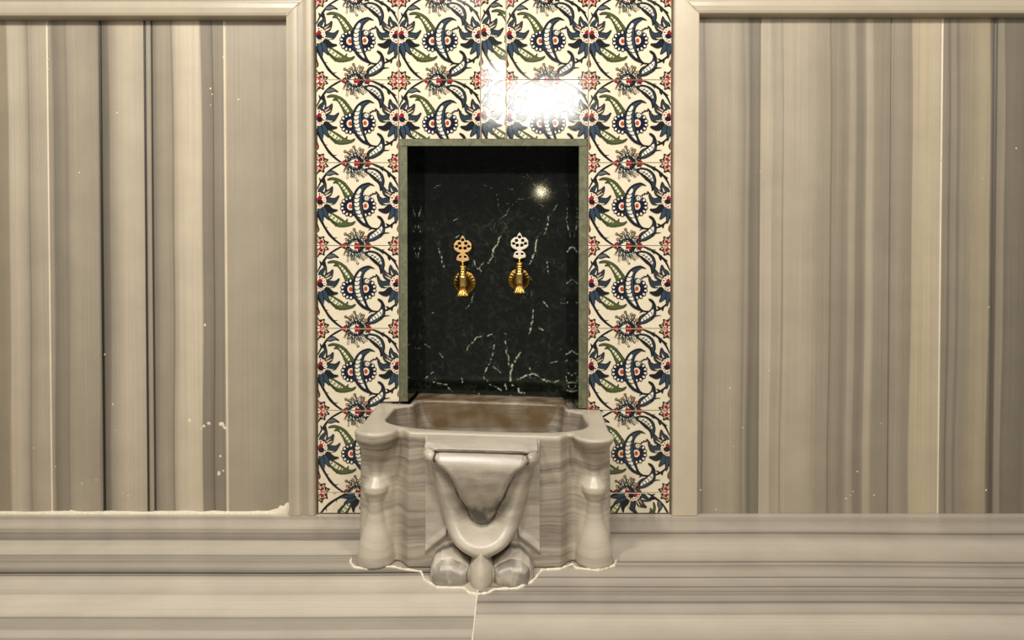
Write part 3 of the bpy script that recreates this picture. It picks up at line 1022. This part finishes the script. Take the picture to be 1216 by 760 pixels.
B = [([(382, 118), (372, 165), (342, 200)], 3), ([(345, 442), (350, 425), (378, 398), (400, 372), (428, 362)], 3.4), ([(470, 360), (498, 352)], 3.6), ([(732, 215), (725, 290), (705, 357)], 3.4), ([(763, 312), (790, 330)], 3), ([(790, 160), (826, 205)], 2.2), ([(506, 418), (498, 460), (486, 500), (460, 550), (442, 600)], 3.6), ([(445, 605), (480, 650), (520, 660), (556, 688)], 2.6), ([(568, 395), (575, 440), (588, 490), (590, 545)], 3.8), ([(656, 458), (630, 500), (606, 540), (600, 625)], 5.5), ([(640, 612), (690, 595), (735, 580), (790, 618), (840, 632), (880, 622)], 4.4), ([(700, 602), (745, 612)], 3.5), ([(700, 540), (715, 560)], 2.5), ([(930, 575), (972, 600), (970, 632), (930, 636)], 3.4), ([(925, 600), (938, 650), (962, 690), (930, 680)], 2.8), ([(610, 650), (648, 670), (652, 692), (682, 697)], 3.2), ([(108, 608), (150, 574)], 2.2), ([(150, 630), (228, 648), (256, 690)], 3), ([(100, 408), (142, 440)], 2.6), ([(182, 462), (206, 486)], 2.2), ([(925, 472), (960, 446)], 3), ([(900, 522), (930, 498)], 2.6), ([(832, 522), (868, 510)], 2), ([(404, 712), (415, 700)], 3.2), ([(568, 640), (578, 682)], 3.2), ([(540, 712), (548, 706)], 2.6), ([(596, 712), (606, 700)], 2.6), ([(500, 540), (545, 580)], 1.4), ([(140, 228), (160, 222)], 2.4), ([(895, 172), (930, 170)], 2.2), ([(62, 440), (72, 425)], 2), ([(880, 450), (905, 430)], 1.8), ([(570, 350), (582, 362)], 2.2), ([(960, 370), (972, 400)], 2), ([(318, 610), (322, 630)], 2.4), ([(955, 30), (920, 65)], 2), ([(700, 0), (730, 45)], 1.6)]
vein = np.zeros(XX.shape)
wob = np.array([[noise.fractal((x * 60, z * 60, 0), 1.0, 2.0, 4) for z in gz[::2]] for x in gx[::2]])
wob = np.repeat(np.repeat(wob, 2, 0), 2, 1)[:nxb, :nzbk]
wob2 = np.array([[noise.fractal((x * 160, z * 160, 5), 1.0, 2.0, 3) for z in gz] for x in gx])
Xw, Zw = XX + 0.0024 * wob, ZZ + 0.0024 * np.roll(wob, 37, 0)
for lst, oy in ((A, 170.0), (B, 325.0)):
    for pts, wd in lst:
        P3 = [W(484 + x / 4.903, oy + y / 4.903, DB) for x, y in pts]
        for a, b2 in zip(P3[:-1], P3[1:]):
            dx, dz = b2[0] - a[0], b2[2] - a[2]
            t = np.clip(((Xw - a[0]) * dx + (Zw - a[2]) * dz) / (dx * dx + dz * dz + 1e-12), 0, 1)
            dd = np.hypot(Xw - a[0] - t * dx, Zw - a[2] - t * dz)
            w0 = wd * 0.00027 * (1.0 + 1.5 * wob2 + .5 * wob)
            s = np.clip(1.35 - dd / np.maximum(w0, 1e-5) * .8, 0, 1) * np.clip(0.52 + 1.9 * wob2 + .7 * wob, 0.03, 1)
            vein = np.maximum(vein, s)
V = np.stack([XX, np.full_like(XX, DB), ZZ], -1).reshape(-1, 3)
fb = grid_faces(nxb, nzbk).tolist()
n0 = len(V)
V = np.vstack([V, [(bx0, DB + .015, nzb), (bx1, DB + .015, nzb), (bx1, DB + .015, gz[-1]), (bx0, DB + .015, gz[-1])]])
c00, c10, c11, c01 = 0, (nxb - 1) * nzbk, nxb * nzbk - 1, nzbk - 1
fb += [(n0, n0 + 3, n0 + 2, n0 + 1), (c00, c01, n0 + 3, n0), (c10, n0 + 1, n0 + 2, c11), (c01, c11, n0 + 2, n0 + 3), (c00, n0, n0 + 1, c10)]
mesh_obj('back_slab', V, fb, M_GREEN, niche, attr={'vein': np.concatenate([vein.ravel(), np.zeros(4)])})


def niche_slab(name, lo, hi):
    """polished faces with a rough sawn front edge"""
    bm = bmesh.new()
    add_box(bm, lo, hi, 0.0008)
    me_o = bm_obj(name, bm, M_GREEN, niche)
    me_o.data.materials.append(M_SAWN)
    for p in me_o.data.polygons:
        if p.normal.y < -0.5 or p.center.y < lo[1] + 0.002:
            p.material_index = 1
    return me_o


niche_slab('cheek_slab', (NX0, -0.008, zt(476.0)), (ixL, DB + .012, izT))
niche_slab('cheek_slab', (ixR, -0.008, zt(484.3)), (NX1, DB + .012, izT))
niche_slab('top_slab', (NX0, -0.009, izT), (NX1 - 0.001, DB + .012, NZT))

# ------------------------------------------------------------------ surface nets for carved stone
def surface_nets(f, lo, h):
    """f: sampled field, inside < 0; returns verts and quads"""
    s = f < 0
    nx, ny, nz = f.shape
    c = s[:-1, :-1, :-1].astype(np.int8)
    tot = np.zeros((nx - 1, ny - 1, nz - 1), np.int8)
    for dx in (0, 1):
        for dy in (0, 1):
            for dz in (0, 1):
                tot += s[dx:nx - 1 + dx, dy:ny - 1 + dy, dz:nz - 1 + dz]
    act = (tot > 0) & (tot < 8)
    idx = np.full(act.shape, -1, np.int64)
    ii = np.argwhere(act)
    idx[act] = np.arange(len(ii))
    acc = np.zeros((len(ii), 3))
    cnt = np.zeros(len(ii))
    corners = [(dx, dy, dz) for dx in (0, 1) for dy in (0, 1) for dz in (0, 1)]
    for a in corners:
        for ax in range(3):
            if a[ax]:
                continue
            b2 = list(a)
            b2[ax] = 1
            fa_ = f[ii[:, 0] + a[0], ii[:, 1] + a[1], ii[:, 2] + a[2]]
            fb_ = f[ii[:, 0] + b2[0], ii[:, 1] + b2[1], ii[:, 2] + b2[2]]
            cr = (fa_ < 0) != (fb_ < 0)
            t = np.where(cr, fa_ / np.where(cr, fa_ - fb_, 1), 0)
            p = np.tile(np.array(a, float), (len(ii), 1))
            p[:, ax] += t
            acc += np.where(cr[:, None], p, 0)
            cnt += cr
    v = (ii + acc / cnt[:, None]) * h + np.array(lo)
    quads = []
    for ax in range(3):
        sl0 = [slice(None)] * 3
        sl1 = [slice(None)] * 3
        sl0[ax], sl1[ax] = slice(0, -1), slice(1, None)
        s0, s1 = s[tuple(sl0)], s[tuple(sl1)]
        e = np.argwhere(s0 != s1)
        o1, o2 = [(1, 2), (2, 0), (0, 1)][ax]
        ok = (e[:, o1] > 0) & (e[:, o2] > 0) & (e[:, o1] < f.shape[o1] - 1) & (e[:, o2] < f.shape[o2] - 1)
        e = e[ok]
        ins = s0[e[:, 0], e[:, 1], e[:, 2]]

        def g(d1, d2):
            q = e.copy()
            q[:, o1] += d1
            q[:, o2] += d2
            return idx[q[:, 0], q[:, 1], q[:, 2]]

        q = np.stack([g(-1, -1), g(0, -1), g(0, 0), g(-1, 0)], 1)
        q[~ins] = q[~ins][:, ::-1]
        quads.append(q)
    return v, np.vstack(quads)


def smax(a, b2, k):
    h_ = np.clip(0.5 + 0.5 * (a - b2) / k, 0, 1)
    return b2 + (a - b2) * h_ + k * h_ * (1 - h_)


def smin(a, b2, k):
    return -smax(-a, -b2, k)


basin = bpy.data.objects.new('wash_basin', None)
XC = -0.0475
basin.location = (XC, 0, 0)
link(basin)
tag(basin, 'carved grey-beige marble wash basin on the floor under the niche', 'basin')

RIM_F, RIM_B = 0.2547, 0.2655
PIL_Z = [0, .02, .04, .06, .08, .10, .122, .132, .142, .152, .162, .172, .182, .195, .208, .222, .236, .248, .27]
PIL_R = [.0370, .0365, .0325, .0265, .0205, .0165, .0135, .0175, .0235, .0240, .0165, .0095, .0085, .011, .017, .0255, .035, .041, .042]


def rim(x, q):
    return RIM_B - (RIM_B - RIM_F) * np.clip(q, -.2, .37) / .37 - 0.030 * x


def body_field(x, q, z):
    ax = np.abs(x)
    hw = np.where(q > 0.0, 0.2725 - 0.072 * q, 0.2725)
    hw = np.where(q < 0.0105, 0.196, hw)
    st = np.clip((ax - .146) / .022, 0, 1)
    st = st * st * (3 - 2 * st)
    Fq = .272 + .019 * np.clip(1 - z / .24, 0, 1) - .020 * st - .030 * np.exp(-((ax - .178) / .012) ** 2) * .35
    box = smax(ax - hw, q - Fq, 0.030)
    box = np.maximum(box, -q - 0.139)
    r = np.interp(z, PIL_Z, PIL_R)
    post = np.hypot(ax - .2185, q - np.interp(z, [0, .12, .2, .255], [.262, .262, .256, .2545])) - r
    d = smin(box, post, 0.005 + .016 * np.clip((z - .16) / .06, 0, 1))
    zr = rim(x, q)
    # a thin moulded edge below the rim
    d = smax(d, z - zr, 0.007)
    d = np.maximum(d, -z)
    # bowl
    tb = np.clip((.06 - q) / .05, 0, 1)
    cw = .219 - .036 * tb * tb * (3 - 2 * tb) - .03 * np.clip((.25 - z) / .2, 0, 1)
    cf = .245 - .058 * np.clip(ax / .22, 0, 1) ** 4 - .03 * np.clip((.25 - z) / .2, 0, 1)
    cb = .046 - .022 * np.clip((.26 - z) / .2, 0, 1)
    cav = smax(ax - cw, np.maximum(q - cf, -q - cb), 0.035)
    cav = smax(cav, 0.055 - z, 0.03)
    d = smax(d, -cav, 0.008)
    return d


def body_mesh():
    h = 0.003
    lo = np.array([-.285, -.150, -.006])
    n = (np.array([.285, .305, .285]) - lo) / h
    xs = [lo[i] + np.arange(int(n[i]) + 1) * h for i in range(3)]
    X, Q, Z = np.meshgrid(*xs, indexing='ij')
    f = body_field(X, Q, Z)
    v, qd = surface_nets(f, lo, h)
    # pull vertices on to the true surface
    for _ in range(2):
        e = 1e-4
        f0 = body_field(v[:, 0], v[:, 1], v[:, 2])
        g = np.stack([(body_field(v[:, 0] + e * (k == 0), v[:, 1] + e * (k == 1), v[:, 2] + e * (k == 2)) - f0) / e for k in range(3)], 1)
        gl = np.maximum((g ** 2).sum(1), .25)
        st = np.clip(-f0 / gl, -.0012, .0012)
        v = v + g * st[:, None]
    return v, qd


v, qd = body_mesh()
x, q, z = v.T
zr = rim(x, q)
inside_b = (np.abs(x) < .222) & (q < .248) & (z < zr - 0.003) & ((q > 0.03) | (np.abs(x) < .19)) & (q > -0.047)
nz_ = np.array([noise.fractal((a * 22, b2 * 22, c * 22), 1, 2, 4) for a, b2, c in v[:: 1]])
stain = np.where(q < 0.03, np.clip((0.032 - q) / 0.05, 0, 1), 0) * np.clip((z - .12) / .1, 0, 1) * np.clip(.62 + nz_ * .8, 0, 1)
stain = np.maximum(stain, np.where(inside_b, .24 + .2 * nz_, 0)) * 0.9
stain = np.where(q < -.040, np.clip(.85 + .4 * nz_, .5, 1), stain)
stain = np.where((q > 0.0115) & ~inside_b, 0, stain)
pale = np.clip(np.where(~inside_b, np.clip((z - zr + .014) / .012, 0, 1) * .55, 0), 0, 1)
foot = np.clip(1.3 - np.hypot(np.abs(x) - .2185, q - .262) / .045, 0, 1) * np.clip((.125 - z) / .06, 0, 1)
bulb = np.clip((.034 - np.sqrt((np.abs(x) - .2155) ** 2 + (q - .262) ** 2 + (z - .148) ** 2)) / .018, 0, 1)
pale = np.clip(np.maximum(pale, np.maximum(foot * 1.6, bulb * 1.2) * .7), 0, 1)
vv = np.stack([x, -q, z], 1)
qd = qd[:, ::-1]
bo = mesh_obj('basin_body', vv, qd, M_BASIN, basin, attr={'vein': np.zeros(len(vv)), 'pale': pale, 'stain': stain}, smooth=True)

# ------------------------------------------------------------------ carved block in the middle of the basin's face
HW = .1115
BOFF = -.0035
bxs = np.linspace(-HW, HW, 260)
bzs = np.linspace(0.0, 0.2545, 300)
BX, BZ = np.meshgrid(bxs, bzs, indexing='ij')
AX = np.abs(BX)


def half_field(zs_, ws_):
    """signed distance (inside positive) to a mirror-symmetric outline given by half widths"""
    line = smooth_line([np.array((w_, z_), float) for z_, w_ in zip(zs_, ws_)], 5)
    d = np.full(BX.shape, 9.0)
    for a, b2 in zip(line[:-1], line[1:]):
        dx, dz = b2 - a
        t = np.clip(((AX - a[0]) * dx + (BZ - a[1]) * dz) / (dx * dx + dz * dz + 1e-12), 0, 1)
        d = np.minimum(d, np.hypot(AX - a[0] - t * dx, BZ - a[1] - t * dz))
    lz = np.array([p[1] for p in line])
    lw = np.array([p[0] for p in line])
    o_ = np.argsort(lz)
    ins = (AX < np.interp(BZ, lz[o_], lw[o_])) & (BZ > lz.min())
    return np.where(ins, d, -d)


def blur(a, n):
    for _ in range(n):
        p = np.pad(a, 1, mode='edge')
        a = (p[:-2, 1:-1] + p[2:, 1:-1] + p[1:-1, :-2] + p[1:-1, 2:] + 2 * a) / 6
    return a


dU = half_field([.030, .034, .043, .056, .074, .098, .13, .172, .215, .2545, .275], [0.0, .016, .034, .051, .064, .0745, .084, .093, .102, .106, .106])
dT = half_field([.093, .095, .1005, .110, .1326, .151, .172, .191, .206, .2155, .225, .237, .246, .2485], [0.0, .009, .0165, .0235, .0325, .042, .049, .0575, .068, .080, .086, .084, .074, 0.0])
wv = np.array([[noise.fractal((a * 45, c * 45, 2), 1, 2, 4) for c in bzs[::2]] for a in bxs[::2]])
wv = np.repeat(np.repeat(wv, 2, 0), 2, 1)[:260, :300]


def ss(a, lo_, hi_):
    t = np.clip((a - lo_) / (hi_ - lo_), 0, 1)
    return t * t * (3 - 2 * t)


def dome(d, r):
    return np.sqrt(np.clip(1 - (1 - np.clip(d / r, 0, 1)) ** 2, 0, 1))


PLATE = .288
H = np.full(BX.shape, PLATE)
# U shaped shell: swells out from the plate to a crest, then dips to the tongue
crest = .336 + .012 * ss(BZ, .12, .23) + .024 * ss(.115 - BZ, 0, .055)
shell = PLATE + (crest - PLATE) * dome(dU, .026)
inner = ss(-dT, .001, .026)
dip = (.010 + .020 * ss(.17 - BZ, 0, .06)) * (1 - inner)
H = np.where(dU > 0, np.maximum(shell - dip, PLATE), H)
H = blur(H, 8)
# tongue: full at the top, drawing back towards its tip
tong = .316 + (.366 - .316) * ss(BZ, .090, .215) ** .8 - .016 * ss(BZ, .219, .250)
H = np.where(dT > 0, H * (1 - dome(dT, .013)) + np.maximum(tong, H - .004) * dome(dT, .013), H)
H = blur(H, 3)
H = H - .0022 * np.exp(-(dT / .0014) ** 2) * (BZ < .247)
# top band and scroll ends
H = np.where((BZ > .2430) & (AX < .106), np.maximum(H, .346 + .010 * ss(.104 - AX, 0, .02)), H)
for s in (-1, 1):
    r2 = ((BX - s * .0925) / .0180) ** 2 + ((BZ - .2320) / .0185) ** 2
    H = np.maximum(H, np.where(r2 < 1, .322 + .040 * np.sqrt(np.clip(1 - r2, 0, 1)), 0))
gro = np.exp(-((BZ - .2452 - .0005 * wv) / .0010) ** 2) * (AX < .080)
H = H - .0020 * gro
# rounded upper edge
H = H - .016 * np.clip((BZ - .2470) / .0075, 0, 1) ** 2
# leaf scrolls at the foot
LX = [.016, .035, .055, .075, .090, .0975, .100]
LZ = [.030, .043, .050, .048, .036, .018, .0]
LF = []
for s in (-1, 1):
    lx = s * BX
    up_ = np.interp(lx, LX, LZ)
    dl = np.minimum(np.minimum((up_ - BZ) * .85, (.1000 - lx)), lx - .014)
    LF.append((lx, dl))
    leaf = PLATE + .056 * dome(dl, .024) + .018 * ss(.03 - BZ, -.03, .03)
    leaf = leaf - .0035 * np.exp(-((dl - .0105) / .0020) ** 2)
    H = np.where(dl > 0, np.maximum(H, leaf), H)
    # ridge running from the leaf to the corner of the plate
    dr = np.abs((lx - .094) * .62 + (BZ - .050) * .78)
    H = np.maximum(H, np.where((lx > .070) & (BZ < .085) & (dl < .002), PLATE + .007 * ss(1 - dr / .012, 0, 1), 0))
H = blur(H, 2)
# bud
bw = np.interp(BZ, [0, .006, .015, .03, .042, .052, .058], [.0235, .0252, .0250, .0215, .0165, .0095, 0.0])
rb = AX / np.maximum(bw, 1e-5)
bud = .322 + (.3790 - .322) * np.sqrt(np.clip(1 - rb ** 2, 0, 1)) * (1 - .25 * ss(BZ, .02, .06))
H = np.where(rb < 1, np.maximum(H, bud), H)
# veins, groove grime and darker leaf faces; the tongue's shade put into the colour
vein_shade = np.zeros(BX.shape)
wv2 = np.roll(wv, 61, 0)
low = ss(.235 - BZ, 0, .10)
vein_shade = np.maximum(vein_shade, np.clip(1.2 - np.abs(dT + .0022 * wv) / (.0021 + .0022 * low), 0, 1) * np.clip(.85 + wv2 * .9, .2, 1) * (BZ < .244))
vein_shade = np.maximum(vein_shade, ss(.172 - BZ - .018 * wv, 0, .055) * (dT > -.003) * np.clip(.82 + .9 * wv2 - .25 * np.clip(dT / .03, 0, 1), 0, .8))  # blotchy dark tip, with the undercut's shade painted in
vein_shade = np.maximum(vein_shade, .16 * (dT > 0) * np.clip(1 + wv2, 0, 2) * ss(.225 - BZ, 0, .02))  # upright face greyed below its top, shade put into the colour
vein_shade = np.maximum(vein_shade, .75 * gro * np.clip(.6 + wv2, 0, 1))
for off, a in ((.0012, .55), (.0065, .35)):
    vein_shade = np.maximum(vein_shade, a * np.clip(1.2 - np.abs(dU - off - .0016 * wv) / .0013, 0, 1) * np.clip(.6 + .9 * wv2, 0, 1) * (BZ < .236))
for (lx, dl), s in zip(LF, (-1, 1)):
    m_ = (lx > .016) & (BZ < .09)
    vein_shade = np.maximum(vein_shade, m_ * .75 * np.clip(1.2 - np.abs(dl - .001 + .001 * wv) / .0012, 0, 1))
    vein_shade = np.maximum(vein_shade, m_ * .7 * np.clip(1.2 - np.abs(dl - .0105 + .001 * wv) / .0010, 0, 1) * np.clip(.6 + wv2, 0, 1))
    vein_shade = np.maximum(vein_shade, m_ * (dl > .010) * (.42 if s < 0 else .55) * np.clip(.7 + wv2, 0, 1) * (rb > 1.02))
vein_shade = np.maximum(vein_shade, .8 * np.clip(1.2 - np.abs(rb - 1.03) / .05, 0, 1) * (BZ < .055))
vein_shade = np.where(rb < .97, 0, vein_shade)
pale_b = np.clip((.045 - np.abs(BZ - .062)) / .03, 0, 1) * (dU > .006) * .5  # light on the shell's upward-facing shelf, painted as a pale band
pale_b = np.maximum(pale_b, (rb < 1) * .45)
Vb = np.stack([BX + BOFF, -H, BZ], -1).reshape(-1, 3)
fb = grid_faces(260, 300).tolist()
n0 = len(Vb)
BACK = -.2505
ring = [(i, 0) for i in range(260)] + [(259, j) for j in range(1, 300)] + [(i, 299) for i in range(258, -1, -1)] + [(0, j) for j in range(298, 0, -1)]
ids = [i * 300 + j for i, j in ring]
bk = np.array([(Vb[k][0], BACK, Vb[k][2]) for k in ids])
# the top of the block follows the rim
Vb = np.vstack([Vb, bk])
for k in range(len(ids)):
    k2 = (k + 1) % len(ids)
    fb.append((ids[k], n0 + k, n0 + k2, ids[k2]))
fb.append([n0 + k for k in range(len(ids))])
Vb[:, 2] += np.where(Vb[:, 2] > 0.03, -0.030 * Vb[:, 0] * Vb[:, 2] / .25, 0)
pad = np.zeros(len(ids))
padp = np.full(len(ids), .5)
ck = mesh_obj('carved_front', Vb, fb, M_BLOCK, basin, attr={'vein': np.concatenate([vein_shade.ravel(), pad]), 'pale': np.concatenate([pale_b.ravel(), padp]), 'stain': np.zeros(n0 + len(ids))}, smooth=True)
b9 = bmesh.new()
b9.from_mesh(ck.data)
bmesh.ops.recalc_face_normals(b9, faces=b9.faces)
for e in b9.edges:
    if len(e.link_faces) == 2 and e.calc_face_angle(0) > 1.0:
        e.smooth = False
b9.to_mesh(ck.data)
b9.free()
tag(ck, 'paler carved block with dark-veined tongue and bud')

# sealant bead around the basin's foot
seal = [(418, 662), (416, 668), (421, 674), (436, 676), (452, 673), (466, 673), (478, 676), (500, 679), (504, 689), (520, 698), (551, 698.5), (557, 704), (567, 706), (579, 704.5), (587, 700), (614, 699), (632, 691), (641, 680), (643, 677), (664, 676), (680, 670), (684, 675), (710, 677.5), (729, 672), (732, 664)]
pts = [Vector(G(*p)) - Vector((XC, 0, 0)) for p in seal]
fillet('sealant', along(pts, 0.006), 0.0026, M_CAULK, basin, irregular=0.45)
# dark strip standing for the shaded gap where rim meets tiles
zl = RIM_B + .001
for px0, px1, py in ((452, 476, 477.4), (697, 716, 486)):
    a, b2 = W(px0, py, -0.0085), W(px1, py + (1.5 if px0 > 600 else 0), -0.0085)
    s_ = fillet('gap_shade', along([Vector(a) - Vector((XC, 0, 0)), Vector(b2) - Vector((XC, 0, 0))], .01), .0016, M_GAP_SHADE, basin, irregular=.2)
    tag(s_, 'dark strip standing for the shaded gap at the rim')


# ------------------------------------------------------------------ taps
def lathe(bm, prof, mtx, seg=28, flute=0, depth=0.0, plain_rings=()):
    rings = []
    dep0 = depth
    for ri, (r, h_) in enumerate(prof):
        depth = 0.0 if ri in plain_rings else dep0
        ring_ = []
        for k in range(seg):
            a = 2 * math.pi * k / seg
            rr = r * (1 - depth * (0.5 + 0.5 * math.cos(a * flute))) if flute else r
            ring_.append(bm.verts.new(mtx @ Vector((rr * math.cos(a), rr * math.sin(a), h_))))
        rings.append(ring_)
    for i in range(len(rings) - 1):
        for k in range(seg):
            bm.faces.new((rings[i][k], rings[i][(k + 1) % seg], rings[i + 1][(k + 1) % seg], rings[i + 1][k]))
    bm.faces.new(rings[0][::-1])
    bm.faces.new(rings[-1])


def key_mesh():
    """pierced trefoil handle plate, upright, 44 mm wide, origin at its foot"""
    cu = bpy.data.curves.new('key_outline', 'CURVE')
    cu.dimensions = '2D'
    cu.fill_mode = 'BOTH'
    cu.extrude = 0.0013
    cu.bevel_depth = 0.0006
    cu.bevel_resolution = 2
    u = 0.0440 / 167

    def loop(pts, cyc=True):
        s = cu.splines.new('POLY')
        s.points.add(len(pts) - 1)
        for p, (a, b3) in zip(s.points, pts):
            p.co = (a, b3, 0, 1)
        s.use_cyclic_u = cyc

    half = [(0, 252), (10, 240), (22, 222), (27, 206), (46, 206), (64, 196), (78, 180), (85, 162), (79, 150), (85, 138), (78, 122), (66, 108), (50, 98), (32, 92), (19, 84), (20, 76), (38, 66), (50, 52), (57, 38), (60, 24), (56, 16), (40, 10), (22, 6), (0, 4)]
    full = half + [(-a, b3) for a, b3 in half[-2:0:-1]]
    pts = smooth_line([np.array(p, float) for p in full], 3, True)
    loop([(p[0] * u, p[1] * u) for p in pts])
    for (hx, hy, r) in ((0, 212, 19), (-31, 177, 19), (31, 177, 19), (-58, 148, 18), (58, 148, 18), (-23, 131, 19), (23, 131, 19), (-25, 46, 15), (25, 46, 15)):
        loop([((hx + r * math.cos(-2 * math.pi * k / 16)) * u, (hy + r * math.sin(-2 * math.pi * k / 16)) * u) for k in range(16)])
    o = bpy.data.objects.new('key_outline', cu)
    COL.objects.link(o)
    bpy.context.view_layer.update()
    dg = bpy.context.evaluated_depsgraph_get()
    me = bpy.data.meshes.new_from_object(o.evaluated_get(dg))
    bpy.data.objects.remove(o)
    bpy.data.curves.remove(cu)
    me.transform(Matrix.Rotation(math.pi / 2, 4, 'X'))   # stand it up, face to -Y
    return me


KEY = key_mesh()


def make_tap(x, z, label, keymat, keytilt, keyspin, rosette_r):
    """x, z: where the tap's pipe leaves the niche wall"""
    t = bpy.data.objects.new('brass_tap', None)
    t.location = (x, DB - .0004, z)
    link(t)
    tag(t, label, 'tap', 'brass taps in the niche')
    out = -0.062                                         # valve axis in front of the wall
    RX = Matrix.Rotation(math.pi / 2, 4, 'X')            # lathe axis towards the camera
    bm = bmesh.new()
    lathe(bm, [(rosette_r, 0.0), (rosette_r, .0012), (rosette_r * .95, .0026), (rosette_r * .88, .0026), (rosette_r * .84, .0036), (rosette_r * .55, .0085), (rosette_r * .40, .0125), (rosette_r * .36, .017)], RX, 144, 18, .14, (0, 1, 2, 3))
    bm_obj('wall_flange', bm, M_BRASS_DARK, t, True)
    bm = bmesh.new()
    lathe(bm, [(.0075, .012), (.0075, .030), (.0098, .032), (.0098, .040), (.0080, .042), (.0080, .060)], RX)
    bm_obj('inlet_pipe', bm, M_BRASS, t, True)
    bm = bmesh.new()
    T = Matrix.Translation((0, out, 0))
    lathe(bm, [(.0105, -.0150), (.0132, -.0142), (.0138, -.012), (.0132, -.009), (.0132, .006), (.0140, .0085), (.0140, .0125), (.0120, .0145), (.0110, .0150)], T)
    bm_obj('valve_body', bm, M_BRASS, t, True)
    bm = bmesh.new()
    prof = [(.0098, .0150)]
    for k in range(4):
        z0 = .0155 + k * .0062
        prof += [(.0106, z0), (.0112, z0 + .0018), (.0106, z0 + .0040), (.0090, z0 + .0050)]
    prof += [(.0070, .0412), (.0035, .0425)]
    lathe(bm, prof, T)
    bm_obj('bonnet_nut', bm, M_BRASS, t, True)
    bm = bmesh.new()
    lathe(bm, [(.0030, .042), (.0030, .0475), (.0050, .0485), (.0050, .051), (.0030, .052)], T, 16)
    bm_obj('stem', bm, M_BRASS, t, True)
    # fluted bell spout, leaning a little to the front
    bm = bmesh.new()
    S = Matrix.Translation((0, out, -.013)) @ Matrix.Rotation(math.radians(186), 4, 'X')
    lathe(bm, [(.0070, -.002), (.0072, .003), (.0080, .006), (.0105, .011), (.0142, .018), (.0166, .0225), (.0168, .0240), (.0154, .0240), (.0105, .012), (.0060, .006)], S, 96, 12, .24)
    bm_obj('spout', bm, M_BRASS, t, True)
    me = KEY.copy()
    me.materials.clear()
    me.materials.append(keymat)
    k = bpy.data.objects.new('handle', me)
    k.location = (0, out, .0515)
    k.rotation_euler = (keytilt, 0, keyspin)
    link(k, t)
    k['label'] = 'pierced trefoil handle, ' + ('golden' if keymat is M_KEY_GOLD else 'paled by lamplight put into its colour')
    return t


pL = W(549.5, 334.5, DB - .062)
pR = W(617.0, 331.0, DB - .062)
make_tap(pL[0], pL[2], 'brass tap with golden-toned pierced handle, slightly the lower of the two', M_KEY_GOLD, math.radians(0), math.radians(3), .0310)
make_tap(pR[0], pR[2], 'brass tap beside the golden-handled one, lamplight painted into its paler pierced handle', M_KEY_LIT, math.radians(0), math.radians(-2), .0300)

# ------------------------------------------------------------------ lights
def area(name, loc, target, size, size_y, power, col):
    l = bpy.data.lights.new(name, 'AREA')
    l.shape = 'RECTANGLE'
    l.size, l.size_y = size, size_y
    l.energy = power
    l.color = col
    o = bpy.data.objects.new(name, l)
    o.location = loc
    o.rotation_euler = (Vector(target) - Vector(loc)).to_track_quat('-Z', 'Y').to_euler()
    link(o)
    return o


# lit panel lamp across the room: the hot reflection on the tiles above the niche
DL = 2.0
LC = (1.0, 0.962, 0.895)
def mirror_point(px, py, dl, plane_y=0.0):
    p = Vector(W(px, py, plane_y))
    d = Vector(ray(px, py))
    t = (dl + plane_y) / d.y
    return Vector((p.x + d.x * t, plane_y - (dl + plane_y), p.z + d.z * t))


lp = mirror_point(645, 120, DL)
area('panel_lamp', lp, (0, 0, CAMZ), 0.43, 0.24, 10, LC)
# ceiling lights, and an added fill for the floor
area('overhead_light', (-1.0, -1.45, CAMZ + 1.85), (-0.7, 0, CAMZ - .3), 0.25, 0.25, 31, LC)
area('overhead_light', (0.8, -1.45, CAMZ + 1.85), (0.7, 0, CAMZ - .3), 0.25, 0.25, 20, LC)
area('overhead_light', (-0.2, -1.85, CAMZ + 1.95), (0, -.3, 0), 0.3, 0.3, 30, LC)  # added overhead fill that lifts the floor, no known lamp
# small bulb seen as a spark in the niche's polished back
bp_ = mirror_point(643, 228, 1.7, DB)
l = bpy.data.lights.new('bulb', 'POINT')
l.energy = 1.2
l.shadow_soft_size = 0.018
l.color = (1.0, .9, .58)
o = bpy.data.objects.new('bulb', l)
o.location = bp_
link(o)

w = bpy.data.worlds.new('room glow')
SC.world = w
w.use_nodes = True
bg = w.node_tree.nodes['Background']
bg.inputs['Color'].default_value = (1.0, .95, .87, 1)
bg.inputs['Strength'].default_value = 0.26

# ------------------------------------------------------------------ camera
cam = bpy.data.cameras.new('camera')
cam.sensor_width = 36
cam.lens = 36 * FPX / IW
cam.shift_x = (IW / 2 - CX) / IW
cam.shift_y = (CY - IH / 2) / IW
cam.clip_start = .01
co = bpy.data.objects.new('camera', cam)
co.location = (0, -D, CAMZ)
co.rotation_euler = (math.pi / 2 - PITCH, 0, 0)
link(co)
SC.camera = co

vs_ = SC.view_settings
vs_.view_transform = 'Standard'
vs_.look = 'None'
vs_.exposure = -0.1
vs_.gamma = 1.0
vs_.use_curve_mapping = False
